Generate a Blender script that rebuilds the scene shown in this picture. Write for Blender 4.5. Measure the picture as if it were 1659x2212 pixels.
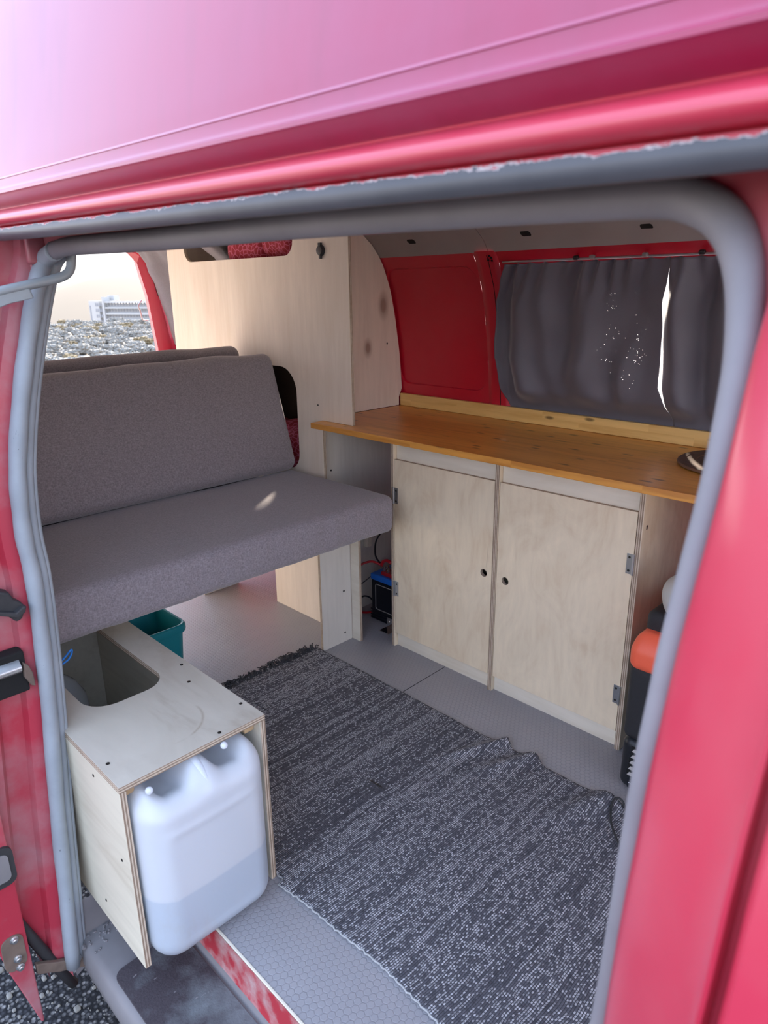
import bpy, bmesh, math, random
from math import sin, cos, pi, radians, sqrt, exp
from mathutils import Vector, Matrix, noise
from mathutils.geometry import tessellate_polygon
for o in list(bpy.data.objects): bpy.data.objects.remove(o)
random.seed(7)
S = bpy.context.scene
C = S.collection
# ------------------------------------------------------------------ camera
F_PX, W_PX, H_PX = 1502.43, 1659.0, 2212.0
CAM = Vector((1.48982, -1.01402, 1.15628))
YAW, PITCH, ROLL = 0.78644, -0.309126, -0.011507
fwd = Vector((-sin(YAW)*cos(PITCH), cos(YAW)*cos(PITCH), sin(PITCH)))
rgt0 = Vector((cos(YAW), sin(YAW), 0)); up0 = rgt0.cross(fwd)
rgt = cos(ROLL)*rgt0 + sin(ROLL)*up0
upv = -sin(ROLL)*rgt0 + cos(ROLL)*up0
cd = bpy.data.cameras.new('camera'); cam = bpy.data.objects.new('camera', cd); C.objects.link(cam)
M = Matrix((rgt, upv, -fwd)).transposed().to_4x4(); M.translation = CAM
cam.matrix_world = M
cd.sensor_fit = 'HORIZONTAL'; cd.sensor_width = 36.0; cd.lens = F_PX/W_PX*36.0
cd.clip_start = 0.02; cd.clip_end = 5000
cd.dof.use_dof = True; cd.dof.focus_distance = 1.75; cd.dof.aperture_fstop = 11.0
S.camera = cam
# ------------------------------------------------------------------ world, sun, exposure
S.view_settings.view_transform = 'Standard'; S.view_settings.look = 'None'
S.view_settings.gamma = 1.0; S.view_settings.use_curve_mapping = False
S.view_settings.exposure = 1.85
wd = bpy.data.worlds.new('sky'); S.world = wd; wd.use_nodes = True
wn = wd.node_tree; wn.nodes.clear()
w_tc = wn.nodes.new('ShaderNodeTexCoord'); w_sx = wn.nodes.new('ShaderNodeSeparateXYZ')
w_rp = wn.nodes.new('ShaderNodeValToRGB'); w_bg = wn.nodes.new('ShaderNodeBackground'); w_out = wn.nodes.new('ShaderNodeOutputWorld')
wn.links.new(w_tc.outputs['Generated'], w_sx.inputs[0]); wn.links.new(w_sx.outputs[2], w_rp.inputs[0])
wn.links.new(w_rp.outputs[0], w_bg.inputs[0]); wn.links.new(w_bg.outputs[0], w_out.inputs[0])
e = w_rp.color_ramp.elements
e[0].position = 0.0; e[0].color = (0.95, 0.90, 0.84, 1)
e[1].position = 1.0; e[1].color = (0.52, 0.70, 1.0, 1)
x = e.new(0.07); x.color = (0.88, 0.88, 0.92, 1)
x = e.new(0.22); x.color = (0.60, 0.69, 0.95, 1)
w_bg.inputs[1].default_value = 1.0
SUN_DIR = Vector((-0.30, 0.31, 0.21)).normalized()
sd = bpy.data.lights.new('sun', 'SUN'); sd.energy = 8.0; sd.angle = radians(3); sd.color = (1.0, 0.86, 0.70)
sun = bpy.data.objects.new('sun', sd); C.objects.link(sun)
sun.rotation_euler = SUN_DIR.to_track_quat('Z', 'Y').to_euler(); sun.location = (-6, 6, 6)
# ------------------------------------------------------------------ pixel -> direction (distance always from the surface touched)
def ray(u, v): return rgt*((u-829.5)/F_PX) - upv*((v-1106.0)/F_PX) + fwd
def onX(u, v, x): r = ray(u, v); return CAM + r*((x-CAM.x)/r.x)
def onY(u, v, y): r = ray(u, v); return CAM + r*((y-CAM.y)/r.y)
def onZ(u, v, z): r = ray(u, v); return CAM + r*((z-CAM.z)/r.z)
def interp(x, xs, ys):
    if x <= xs[0]: return ys[0]
    for i in range(1, len(xs)):
        if x <= xs[i]:
            t = (x-xs[i-1])/(xs[i]-xs[i-1]); return ys[i-1]+(ys[i]-ys[i-1])*t
    return ys[-1]
def sstep(a, b, x):
    t = max(0.0, min(1.0, (x-a)/(b-a))); return t*t*(3-2*t)
FZ = [0, .8, .94, 1.07, 1.158, 1.235, 1.29, 1.33, 1.38]
FY = [.875, .866, .853, .83, .808, .775, .735, .68, .56]
def W(z): return interp(z, FZ, FY)                       # far inner wall
XJ = .30                                                 # rear door jamb stands at this X; its outline gives the side profile
left_px = [(158, 2085), (139, 1900), (124, 1750), (108, 1550), (90, 1380), (72, 1250), (53, 1165), (42, 1080), (38, 1000), (44, 880), (57, 760), (72, 660), (84, 600), (97, 562)]
LJ = [onX(u, v, XJ) for u, v in left_px]
NZ = [-.3]+[p.z for p in LJ]+[1.26]
NY = [LJ[0].y-.002]+[p.y for p in LJ]+[LJ[-1].y+.006]
def N(z): return interp(z, NZ, NY)                       # plane of the door opening
def onN(u, v):
    y = -.65
    for _ in range(60): p = onY(u, v, y); y = .5*y+.5*N(p.z)
    return onY(u, v, y)
def onW(u, v):
    y = .82
    for _ in range(60): p = onY(u, v, y); y = .5*y+.5*W(p.z)
    return onY(u, v, y)
# ------------------------------------------------------------------ materials
class NT:
    def __init__(s, name):
        s.mat = bpy.data.materials.new(name); s.mat.use_nodes = True
        s.t = s.mat.node_tree; s.t.nodes.clear()
        s.out = s.t.nodes.new('ShaderNodeOutputMaterial')
        s.b = s.t.nodes.new('ShaderNodeBsdfPrincipled'); s.t.links.new(s.b.outputs[0], s.out.inputs[0])
        s.tc = s.t.nodes.new('ShaderNodeTexCoord')
    def n(s, typ, **kw):
        q = s.t.nodes.new('ShaderNode'+typ)
        for k, v in kw.items(): setattr(q, k, v)
        return q
    def l(s, a, b): s.t.links.new(a, b)
    def set(s, **kw):
        for k, v in kw.items():
            i = s.b.inputs[k.replace('_', ' ')]
            if hasattr(v, 'is_output'): s.l(v, i)
            else: i.default_value = (*v, 1) if isinstance(v, tuple) and len(v) == 3 and i.type == 'RGBA' else v
        return s
    def mapping(s, scale=(1, 1, 1), loc=(0, 0, 0), rot=(0, 0, 0), src='Object'):
        m = s.n('Mapping'); s.l(s.tc.outputs[src], m.inputs[0])
        m.inputs['Scale'].default_value = scale; m.inputs['Location'].default_value = loc; m.inputs['Rotation'].default_value = rot
        return m.outputs[0]
    def noise(s, vec, scale=5, detail=3, rough=.5, dist=0):
        q = s.n('TexNoise'); s.l(vec, q.inputs['Vector']); q.inputs['Scale'].default_value = scale
        q.inputs['Detail'].default_value = detail; q.inputs['Roughness'].default_value = rough; q.inputs['Distortion'].default_value = dist
        return q.outputs['Fac']
    def ramp(s, fac, *stops, interp='LINEAR'):
        q = s.n('ValToRGB'); q.color_ramp.interpolation = interp
        el = q.color_ramp.elements
        while len(el) < len(stops): el.new(.5)
        for i, (p, c) in enumerate(stops):
            el[i].position = p
            el[i].color = (c, c, c, 1) if not isinstance(c, tuple) else (*c, 1)
        s.l(fac, q.inputs[0]); return q.outputs[0]
    def mix(s, fac, a, b, mode='MIX'):
        q = s.n('Mix', data_type='RGBA', blend_type=mode)
        for i, v in ((0, fac), (6, a), (7, b)):
            if hasattr(v, 'is_output'): s.l(v, q.inputs[i])
            else: q.inputs[i].default_value = (*v, 1) if isinstance(v, tuple) else v
        return q.outputs[2]
    def math(s, op, a, b=0.0, c=0.0, clamp=False):
        q = s.n('Math', operation=op, use_clamp=clamp)
        for i, v in enumerate((a, b, c)):
            if hasattr(v, 'is_output'): s.l(v, q.inputs[i])
            else: q.inputs[i].default_value = v
        return q.outputs[0]
    def sep(s, vec): q = s.n('SeparateXYZ'); s.l(vec, q.inputs[0]); return q.outputs
    def comb(s, a, b, c):
        q = s.n('CombineXYZ')
        for i, v in enumerate((a, b, c)):
            if hasattr(v, 'is_output'): s.l(v, q.inputs[i])
            else: q.inputs[i].default_value = v
        return q.outputs[0]
    def bump(s, h, strength=.3, dist=.002):
        q = s.n('Bump'); s.l(h, q.inputs['Height']); q.inputs['Strength'].default_value = strength; q.inputs['Distance'].default_value = dist
        s.l(q.outputs[0], s.b.inputs['Normal']); return q.outputs[0]
def simple(name, col, rough=.5, metal=0.0, var=.0, scale=20, bump=0, **kw):
    m = NT(name); v = m.mapping()
    if var:
        f = m.noise(v, scale, 4)
        c = m.mix(f, tuple(max(0, k*(1-var)) for k in col), tuple(min(1, k*(1+var)) for k in col))
    else: c = col
    m.set(Base_Color=c, Roughness=rough, Metallic=metal, **kw)
    if bump: m.bump(m.noise(v, scale*4, 3), bump, .002)
    return m.mat
def paint(name, col, dust=(.42, .30, .28), dust_amt=.25, rough=.32, coat=.6, scale=6, streak=None, chips=0):
    m = NT(name); v = m.mapping()
    f = m.ramp(m.noise(v, scale, 6, .6), (.42, 0.0), (.75, 1.0))
    c = m.mix(m.math('MULTIPLY', f, dust_amt), col, dust)
    if streak:
        f2 = m.ramp(m.noise(m.mapping(scale=streak), 1.0, 3, .6), (.5, 0.0), (.8, 1.0))
        c = m.mix(m.math('MULTIPLY', f2, .3), c, tuple(k*.55+.02 for k in col))
    r = m.math('ADD', m.math('MULTIPLY', f, .2), rough)
    if chips:
        f3 = m.ramp(m.noise(v, 60, 5, .7), (.62, 0.0), (.64, 1.0)); c = m.mix(m.math('MULTIPLY', f3, chips), c, (.45, .42, .40))
    m.set(Base_Color=c, Roughness=r, Coat_Weight=coat, Coat_Roughness=.18, Specular_IOR_Level=.25 if coat > .9 else .5)
    return m.mat
RED = (.56, .030, .070)
M_ROOF = paint('faded red gelcoat', (.36, .014, .075), dust=(.34, .14, .25), dust_amt=.35, rough=.36, coat=.92, scale=3, streak=(28, 28, .8))
M_RED = paint('red body paint', RED, dust_amt=.10, rough=.40, coat=.7, chips=.0)
M_REDIN = paint('red inner paint', (.55, .006, .028), dust_amt=.05, rough=.35, coat=.3)
M_JAMB = paint('dusty red jamb paint', (.42, .030, .055), dust=(.40, .30, .31), dust_amt=.75, rough=.45, coat=.3, scale=5)
M_SILL = paint('scraped red sill paint', (.42, .03, .045), dust=(.50, .45, .43), dust_amt=.9, rough=.5, coat=.1, scale=22)
M_DIRTY = simple('dirty grey metal', (.20, .19, .195), .6, .0, .35, 9)
def rubber(name, col, chip=None, sc=26):
    m = NT(name); v = m.mapping()
    f = m.noise(v, 9, 5, .6)
    c = m.mix(f, tuple(k*.65 for k in col), tuple(min(1, k*1.3) for k in col))
    if chip:
        g = m.ramp(m.noise(m.mapping(scale=(1, 1, .35)), sc, 5, .75), (.66, 0.0), (.675, 1.0))
        g2 = m.ramp(m.noise(v, 3.2, 2, .5), (.5, 0.0), (.62, 1.0))
        c = m.mix(m.math('MULTIPLY', g, g2), c, chip)
    m.set(Base_Color=c, Roughness=.55); m.bump(f, .12, .002); return m.mat
M_SEAL = rubber('dusty grey door rubber', (.235, .225, .245))
M_SEALP = rubber('grey painted door rubber', (.31, .345, .38), chip=(.015, .015, .017), sc=60)
M_RAIL = paint('worn black rail paint', (.075, .085, .10), dust=(.22, .22, .25), dust_amt=.6, rough=.4, coat=.1, scale=10)
M_BLACK = simple('black plastic', (.018, .018, .020), .45, 0, .3, 30)
M_BLACKR = simple('black rubber', (.030, .030, .032), .65, 0, .4, 40, .2)
M_STEEL = simple('zinc steel', (.55, .57, .58), .32, .9, .15, 40)
M_RUST = simple('rusty steel', (.20, .15, .12), .7, .4, .5, 30, .3)
M_CHROME = simple('chrome', (.8, .8, .8), .12, 1.0)
def ply(name, a, b, grain='Z', sc=1.0, swirl=.6, base=(0, 0, 0), spots=(), k_=.22):
    m = NT(name)
    st = {'X': (k_, 1, 1), 'Y': (1, k_, 1), 'Z': (1, 1, k_)}[grain]
    v = m.mapping(scale=tuple(k*sc for k in st))
    f = m.noise(v, 9, 5, .6, swirl); g = m.noise(m.mapping(scale=tuple(k*sc*(k if k == 1 else .35) for k in st)), 70, 3, .5)
    h = m.math('ADD', m.math('MULTIPLY', f, .7), m.math('MULTIPLY', g, .3))
    c = m.ramp(h, (.33, b), (.50, a), (.68, tuple(min(1, k*1.10) for k in a)))
    for (p, r, sy) in spots:
        d = m.n('VectorMath', operation='DISTANCE'); q = m.n('VectorMath', operation='MULTIPLY')
        m.l(m.tc.outputs['Object'], q.inputs[0]); q.inputs[1].default_value = (1, 1, sy)
        m.l(q.outputs[0], d.inputs[0]); d.inputs[1].default_value = (p[0], p[1], p[2]*sy)
        k = m.ramp(d.outputs['Value'], (r*.35, 1.0), (r*.55, .55), (r, 0.0))
        c = m.mix(m.math('MULTIPLY', k, .75), c, (.20, .11, .075))
    m.set(Base_Color=c, Roughness=.55); m.bump(g, .06, .001); return m.mat
def plyedge(name, axis, n=200.0):
    m = NT(name); s = m.sep(m.tc.outputs['Object'])
    k = m.math('SINE', m.math('MULTIPLY', s['XYZ'.index(axis)], 2*pi*n))
    f = m.noise(m.mapping(), 90, 3)
    c = m.mix(m.ramp(m.math('ADD', m.math('MULTIPLY', k, .5), m.math('MULTIPLY', f, .9)), (.3, 0.0), (.75, 1.0)), (.28, .20, .14), (.62, .52, .40))
    m.set(Base_Color=c, Roughness=.7); return m.mat
P_CAB = ply('birch ply cabinet', (.82, .70, .515), (.73, .59, .41), 'Z', .9, 2.2, k_=.5)
P_PANEL = ply('pale poplar ply', (.82, .72, .61), (.77, .66, .54), 'Z', 1.2, .3)
P_SHADEPLY = ply('shaded poplar ply', (.66, .63, .57), (.60, .565, .50), 'Z', 1.2, .3)  # same poplar ply with the shade greyed into its colour
P_RAIL = ply('light poplar batten', (.80, .74, .62), (.72, .65, .52), 'X', 1.0, .8)
P_BOX = ply('box ply', (.62, .57, .46), (.51, .45, .345), 'X', 1.0, .8)
P_BOXTOP = ply('worn box ply', (.58, .525, .44), (.46, .40, .32), 'X', 1.0, .8)
E_X, E_Y, E_Z = plyedge('ply edge x', 'X'), plyedge('ply edge y', 'Y'), plyedge('ply edge z', 'Z')
EDGE = {0: E_X, 1: E_Y, 2: E_Z}
def pine(name, base, dark, lam):
    m = NT(name); s = m.sep(m.tc.outputs['Object'])
    row = m.math('FLOOR', m.math('DIVIDE', s[lam], .042)); colx = m.math('FLOOR', m.math('ADD', m.math('DIVIDE', s[0], .34), m.math('MULTIPLY', row, .37)))
    wn_ = m.n('TexWhiteNoise', noise_dimensions='2D'); m.l(m.comb(row, colx, 0.0), wn_.inputs['Vector'])
    off = m.n('VectorMath', operation='ADD'); m.l(m.mapping(scale=(1.2, 14, 14)), off.inputs[0]); m.l(m.comb(m.math('MULTIPLY', wn_.outputs['Value'], 40.0), row, 0.0), off.inputs[1])
    g = m.noise(off.outputs[0], 3.0, 4, .55, .4)
    c = m.ramp(g, (.32, dark), (.5, base), (.7, tuple(min(1, k*1.15) for k in base)))
    c = m.mix(.30, c, m.mix(wn_.outputs['Value'], dark, base))
    vo = m.n('TexVoronoi'); m.l(m.mapping(scale=(8.5, 24, 24)), vo.inputs['Vector']); vo.inputs['Scale'].default_value = 1.0
    kn = m.ramp(vo.outputs['Distance'], (.08, 1.0), (.17, .0))
    c = m.mix(m.math('MULTIPLY', kn, .85), c, tuple(k*.22 for k in dark))
    m.set(Base_Color=c, Roughness=.38, Coat_Weight=.25, Coat_Roughness=.3); return m.mat
M_COUNTER = pine('oiled pine worktop', (.76, .35, .065), (.56, .22, .036), 1)
M_SPLASH = pine('pine upstand', (.84, .56, .20), (.70, .41, .115), 2)
def fabric(name, col, sc=900, var=.35, rough=.9, sheen=.3):
    m = NT(name); v = m.mapping()
    f = m.noise(m.mapping(scale=(1, .35, 1)), sc, 2, .6); f2 = m.noise(m.mapping(scale=(1, 1, .35)), sc, 2, .6)
    g = m.math('ADD', m.math('MULTIPLY', f, .5), m.math('MULTIPLY', f2, .5))
    c = m.mix(m.ramp(g, (.36, 0.0), (.64, 1.0)), tuple(k*(1-var) for k in col), tuple(k*(1+var) for k in col))
    m.set(Base_Color=c, Roughness=rough, Sheen_Weight=sheen, Sheen_Roughness=.5); m.bump(g, .25, .001); return m.mat
M_CUSH = fabric('grey upholstery weave', (.235, .205, .222), 420, var=.27)
def curtain_mat():
    m = NT('satin curtain cloth'); v = m.mapping()
    f = m.noise(v, 1200, 2)
    c = m.mix(f, (.112, .110, .140), (.160, .154, .188))
    m.set(Base_Color=c, Roughness=.58, Sheen_Weight=.4, Sheen_Roughness=.4)
    return m
cm = curtain_mat(); M_CURT = cm.mat
M_CURTL = fabric('grey rear curtain cloth', (.17, .155, .17), 900)
# tiny worn pin holes in one area of the cloth, light comes through
cm2 = curtain_mat(); M_CURTH = cm2.mat; M_CURTH.name = 'satin curtain cloth with pin holes'
vo = cm2.n('TexVoronoi'); cm2.l(cm2.mapping(scale=(1, .0, 1)), vo.inputs['Vector']); vo.inputs['Scale'].default_value = 150
hole = cm2.ramp(vo.outputs['Distance'], (.16, 1.0), (.20, 0.0))
msk = cm2.ramp(cm2.noise(cm2.mapping(), 16, 4, .7), (.50, 0.0), (.56, 1.0))
dd = cm2.n('VectorMath', operation='DISTANCE'); qq = cm2.n('VectorMath', operation='MULTIPLY'); cm2.l(cm2.tc.outputs['Object'], qq.inputs[0]); qq.inputs[1].default_value = (1.8, 0, .75)
cm2.l(qq.outputs[0], dd.inputs[0]); dd.inputs[1].default_value = (.385*1.8, 0, .23*.75)
reg = cm2.ramp(dd.outputs['Value'], (.09, 1.0), (.14, 0.0))
hm = cm2.math('MULTIPLY', cm2.math('MULTIPLY', hole, msk), reg)
cm2.l(cm2.math('SUBTRACT', 1.0, hm), cm2.b.inputs['Alpha'])
def floor_mat():
    m = NT('grey hexagon vinyl'); v = m.tc.outputs['Object']; s = m.sep(v); a = .0135; h = a*sqrt(3)
    def hexd(ox, oy):
        x_ = m.math('SUBTRACT', m.math('FLOORED_MODULO', m.math('ADD', s[0], ox), a), a/2)
        y_ = m.math('SUBTRACT', m.math('FLOORED_MODULO', m.math('ADD', s[1], oy), h), h/2)
        ax, ay = m.math('ABSOLUTE', x_), m.math('ABSOLUTE', y_)
        return m.math('MAXIMUM', ax, m.math('ADD', m.math('MULTIPLY', ax, .5), m.math('MULTIPLY', ay, sqrt(3)/2)))
    d = m.math('MINIMUM', hexd(0, 0), hexd(a/2, h/2))
    line = m.ramp(m.math('DIVIDE', d, a/2), (.80, 0.0), (.90, 1.0))
    f = m.noise(m.mapping(), 5, 5, .6)
    c = m.mix(f, (.300, .295, .315), (.390, .380, .400)); c = m.mix(m.math('MULTIPLY', line, .22), c, (.20, .20, .22))
    spot = m.ramp(m.noise(m.mapping(), 120, 2, .5), (.74, 0.0), (.78, 1.0)); c = m.mix(m.math('MULTIPLY', spot, .4), c, (.14, .12, .10))
    m.set(Base_Color=c, Roughness=.42); m.bump(line, .5, -.0012) ; return m.mat
M_FLOOR = floor_mat()
def rug_mat():
    m = NT('woven cotton rug'); s = m.sep(m.tc.outputs['Object']); pitch = .0043
    wob = m.math('MULTIPLY', m.math('SUBTRACT', m.noise(m.mapping(scale=(2, 3, 1)), 2.5, 2), .5), .02)
    X = m.math('ADD', s[0], wob); rib = m.math('FLOOR', m.math('DIVIDE', X, pitch))
    rp = m.math('ABSOLUTE', m.math('SINE', m.math('MULTIPLY', X, pi/pitch)))
    w2 = m.n('TexWhiteNoise', noise_dimensions='1D'); m.l(rib, w2.inputs['W'])
    w3 = m.n('TexWhiteNoise', noise_dimensions='1D'); m.l(m.math('FLOOR', m.math('DIVIDE', rib, 4.0)), w3.inputs['W'])
    jit = m.math('MULTIPLY', m.noise(m.comb(m.math('MULTIPLY', rib, 7.3), m.math('MULTIPLY', s[1], 90.0), 0), 1.0, 1), .9)
    yy = m.math('ADD', m.math('ADD', m.math('DIVIDE', s[1], .0056), m.math('MULTIPLY', w2.outputs['Value'], 9.0)), jit)
    cell = m.math('FLOOR', yy)
    w1 = m.n('TexWhiteNoise', noise_dimensions='2D'); m.l(m.comb(rib, cell, 0), w1.inputs['Vector'])
    w4 = m.n('TexWhiteNoise', noise_dimensions='2D'); m.l(m.comb(m.math('ADD', rib, 311.0), cell, 0), w4.inputs['Vector'])
    lo = m.noise(m.comb(m.math('MULTIPLY', rib, 3.1), m.math('MULTIPLY', s[1], 6.0), 0), 1.0, 2)
    pr = m.math('ADD', m.math('MULTIPLY', w2.outputs['Value'], .40), m.math('ADD', m.math('MULTIPLY', lo, 1.0), m.math('MULTIPLY', w3.outputs['Value'], .40)))
    pr = m.math('MULTIPLY', m.math('SUBTRACT', pr, .45), 1.35, clamp=True)
    fl = m.math('LESS_THAN', w1.outputs['Value'], pr)
    u_ = m.math('ABSOLUTE', m.math('SUBTRACT', m.math('FLOORED_MODULO', yy, 1.0), .5))
    dot = m.math('MULTIPLY', m.ramp(u_, (.30, 1.0), (.46, 0.0)), m.ramp(rp, (.30, 0.0), (.65, 1.0)))
    wht = m.math('MULTIPLY', m.math('MULTIPLY', fl, dot), m.math('ADD', .30, m.math('MULTIPLY', w4.outputs['Value'], .70)))
    dk = m.mix(w1.outputs['Value'], (.045, .045, .056), (.115, .115, .135))
    dk = m.mix(m.ramp(rp, (.1, 1.0), (.5, 0.0)), dk, (.026, .026, .033))
    c = m.mix(wht, dk, (.56, .56, .59))
    m.set(Base_Color=c, Roughness=.95); m.bump(m.math('MULTIPLY', rp, m.math('ADD', .6, m.math('MULTIPLY', u_, -.6))), .7, .003); return m.mat
M_RUG = rug_mat()
M_FRINGE = simple('charcoal yarn', (.045, .045, .052), .95, 0, .4, 200)
M_HEM = simple('pale hem yarn', (.42, .42, .42), .95, 0, .5, 300)
def can_mat():                                            # milky plastic; where water stands behind the wall it looks greyer
    m = NT('milky polyethylene'); f = m.noise(m.mapping(), 7, 4); s = m.sep(m.tc.outputs['Object'])
    wet = m.ramp(m.math('ADD', s[2], m.math('MULTIPLY', s[1], 0.0)), (.149, 1.0), (.153, 0.0))
    c = m.mix(f, (.86, .90, .96), (.93, .95, .98)); c = m.mix(m.math('MULTIPLY', wet, .6), c, (.56, .66, .78))
    st = m.ramp(m.noise(m.mapping(scale=(1, 1, .5)), 9, 5, .65), (.62, 0.0), (.74, 1.0)); c = m.mix(m.math('MULTIPLY', st, .30), c, (.62, .58, .50))
    m.set(Base_Color=c, Roughness=.35)
    tr = m.n('BsdfTranslucent'); tr.inputs[0].default_value = (.80, .87, .96, 1)
    tp = m.n('BsdfTransparent'); tp.inputs[0].default_value = (.93, .96, 1, 1)
    m1 = m.n('MixShader'); m1.inputs[0].default_value = .25; m.l(m.b.outputs[0], m1.inputs[1]); m.l(tr.outputs[0], m1.inputs[2])
    m2 = m.n('MixShader'); m2.inputs[0].default_value = .15; m.l(m1.outputs[0], m2.inputs[1]); m.l(tp.outputs[0], m2.inputs[2])
    m.l(m2.outputs[0], m.out.inputs[0]); return m.mat
M_CAN = can_mat()
M_WATER = simple('water behind plastic', (.05, .085, .13), .2, 0, 0)
M_CLEAR = NT('clear plastic').set(Base_Color=(.75, .78, .80), Roughness=.15, Alpha=.55, Specular_IOR_Level=.8).mat
M_TEAL = simple('teal plastic', (.006, .20, .25), .38, 0, .12, 12)
M_BLUE = simple('blue plastic', (.010, .13, .55), .4)
M_CORD = simple('blue nylon cord', (.02, .20, .62), .6)
M_REDC = simple('red cable', (.36, .008, .016), .45)
M_BATT = simple('black battery case', (.006, .007, .012), .35)
M_ORANGE = simple('orange plastic', (.88, .135, .065), .42, 0, .05, 40)
M_COOL = simple('textured black plastic', (.016, .017, .021), .5, 0, .6, 420, .6)
M_COOLS = simple('smooth black plastic', (.013, .015, .019), .38, 0, .1, 40)
M_BEIGE = simple('off white plastic', (.50, .49, .46), .5)
M_WHITE = simple('white print', (.8, .8, .8), .6)
M_PLATE = simple('dark brown board', (.085, .045, .028), .6, 0, .3, 40)
M_PLATER = simple('worn plate rim', (.16, .085, .052), .6, 0, .3, 40)
M_GREYMET = simple('grey primed metal', (.32, .30, .285), .45, 0, .12, 8, 0, Coat_Weight=.2)
M_CEIL = simple('grey roof lining', (.70, .68, .66), .8, 0, .1, 8)
M_GREYARM = paint('grey enamel', (.30, .34, .36), dust=(.20, .16, .13), dust_amt=.35, rough=.35, coat=.3, scale=14)
M_CLEAT = simple('raw pine cleat', (.52, .36, .20), .7, 0, .15, 60)
M_DARKHOLE = simple('dark void', (.006, .006, .006), .9)
M_SCREW = simple('black screw', (.035, .033, .030), .45, .6)
M_SHADESHEET = simple('dark shade sheet', (.028, .018, .014), .9, 0, .3, 20)  # near-black colour stands in for the shade behind the lower cut-out
M_GLASS = NT('window glass').set(Base_Color=(.9, .95, .93), Roughness=.02, Alpha=.15).mat
def bedding():
    m = NT('printed red cotton'); v = m.mapping(scale=(1, 1, 1))
    vo = m.n('TexVoronoi', feature='DISTANCE_TO_EDGE'); m.l(v, vo.inputs['Vector']); vo.inputs['Scale'].default_value = 55
    ln = m.ramp(vo.outputs['Distance'], (.05, 1.0), (.10, 0.0))
    f = m.noise(v, 9, 3)
    c = m.mix(f, (.23, .010, .022), (.40, .022, .040)); c = m.mix(m.math('MULTIPLY', ln, .75), c, (.62, .14, .25))
    m.set(Base_Color=c, Roughness=.85); return m.mat
M_BED = bedding()
def mat_mat():
    m = NT('worn step rubber'); v = m.mapping()
    f = m.ramp(m.noise(v, 4.5, 6, .65), (.45, 0.0), (.62, 1.0)); k = m.noise(v, 300, 2)
    c = m.mix(k, (.035, .028, .034), (.075, .062, .070)); c = m.mix(m.math('MULTIPLY', f, .7), c, (.22, .25, .26))
    sc = m.ramp(m.noise(m.mapping(scale=(3, 1, 1)), 40, 3, .6), (.68, 0.0), (.72, 1.0)); c = m.mix(m.math('MULTIPLY', sc, .5), c, (.42, .40, .40))
    m.set(Base_Color=c, Roughness=.8); m.bump(k, .4, .002); return m.mat
M_MAT = mat_mat()
def ground_mat():
    m = NT('gravel and dry soil'); v = m.mapping(); s = m.sep(m.tc.outputs['Object'])
    vo = m.n('TexVoronoi'); m.l(v, vo.inputs['Vector']); vo.inputs['Scale'].default_value = 95
    st = m.mix(m.ramp(vo.outputs['Color'], (.3, 0.0), (.9, 1.0)), (.055, .056, .062), (.30, .29, .28))
    st = m.mix(m.ramp(vo.outputs['Distance'], (.3, 0.0), (.6, 1.0)), st, (.03, .03, .033))
    soil = m.mix(m.noise(m.mapping(), .7, 6, .65), (.20, .175, .145), (.42, .38, .33))
    far = m.ramp(m.math('MULTIPLY', s[0], -.1), (.15, 0.0), (.35, 1.0))
    m.set(Base_Color=m.mix(far, st, soil), Roughness=.9, Specular_IOR_Level=.05); m.bump(vo.outputs['Distance'], .6, .006); return m.mat
M_GROUND = ground_mat()
M_PEB = simple('pale pebble', (.26, .25, .225), .8, 0, .3, 30)
M_SHRUB = simple('dry grey scrub', (.22, .21, .185), .9, 0, .45, 6)
M_SHRUB2 = simple('straw coloured scrub', (.20, .155, .085), .9, 0, .4, 6)
M_HILL = simple('pale hazy hillside', (.014, .0132, .0118), 1.0, 0, .12, .02)
M_BLD = simple('white render', (.40, .40, .39), .9)
M_BLDW = simple('shaded window glass', (.22, .23, .25), .4)
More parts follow.
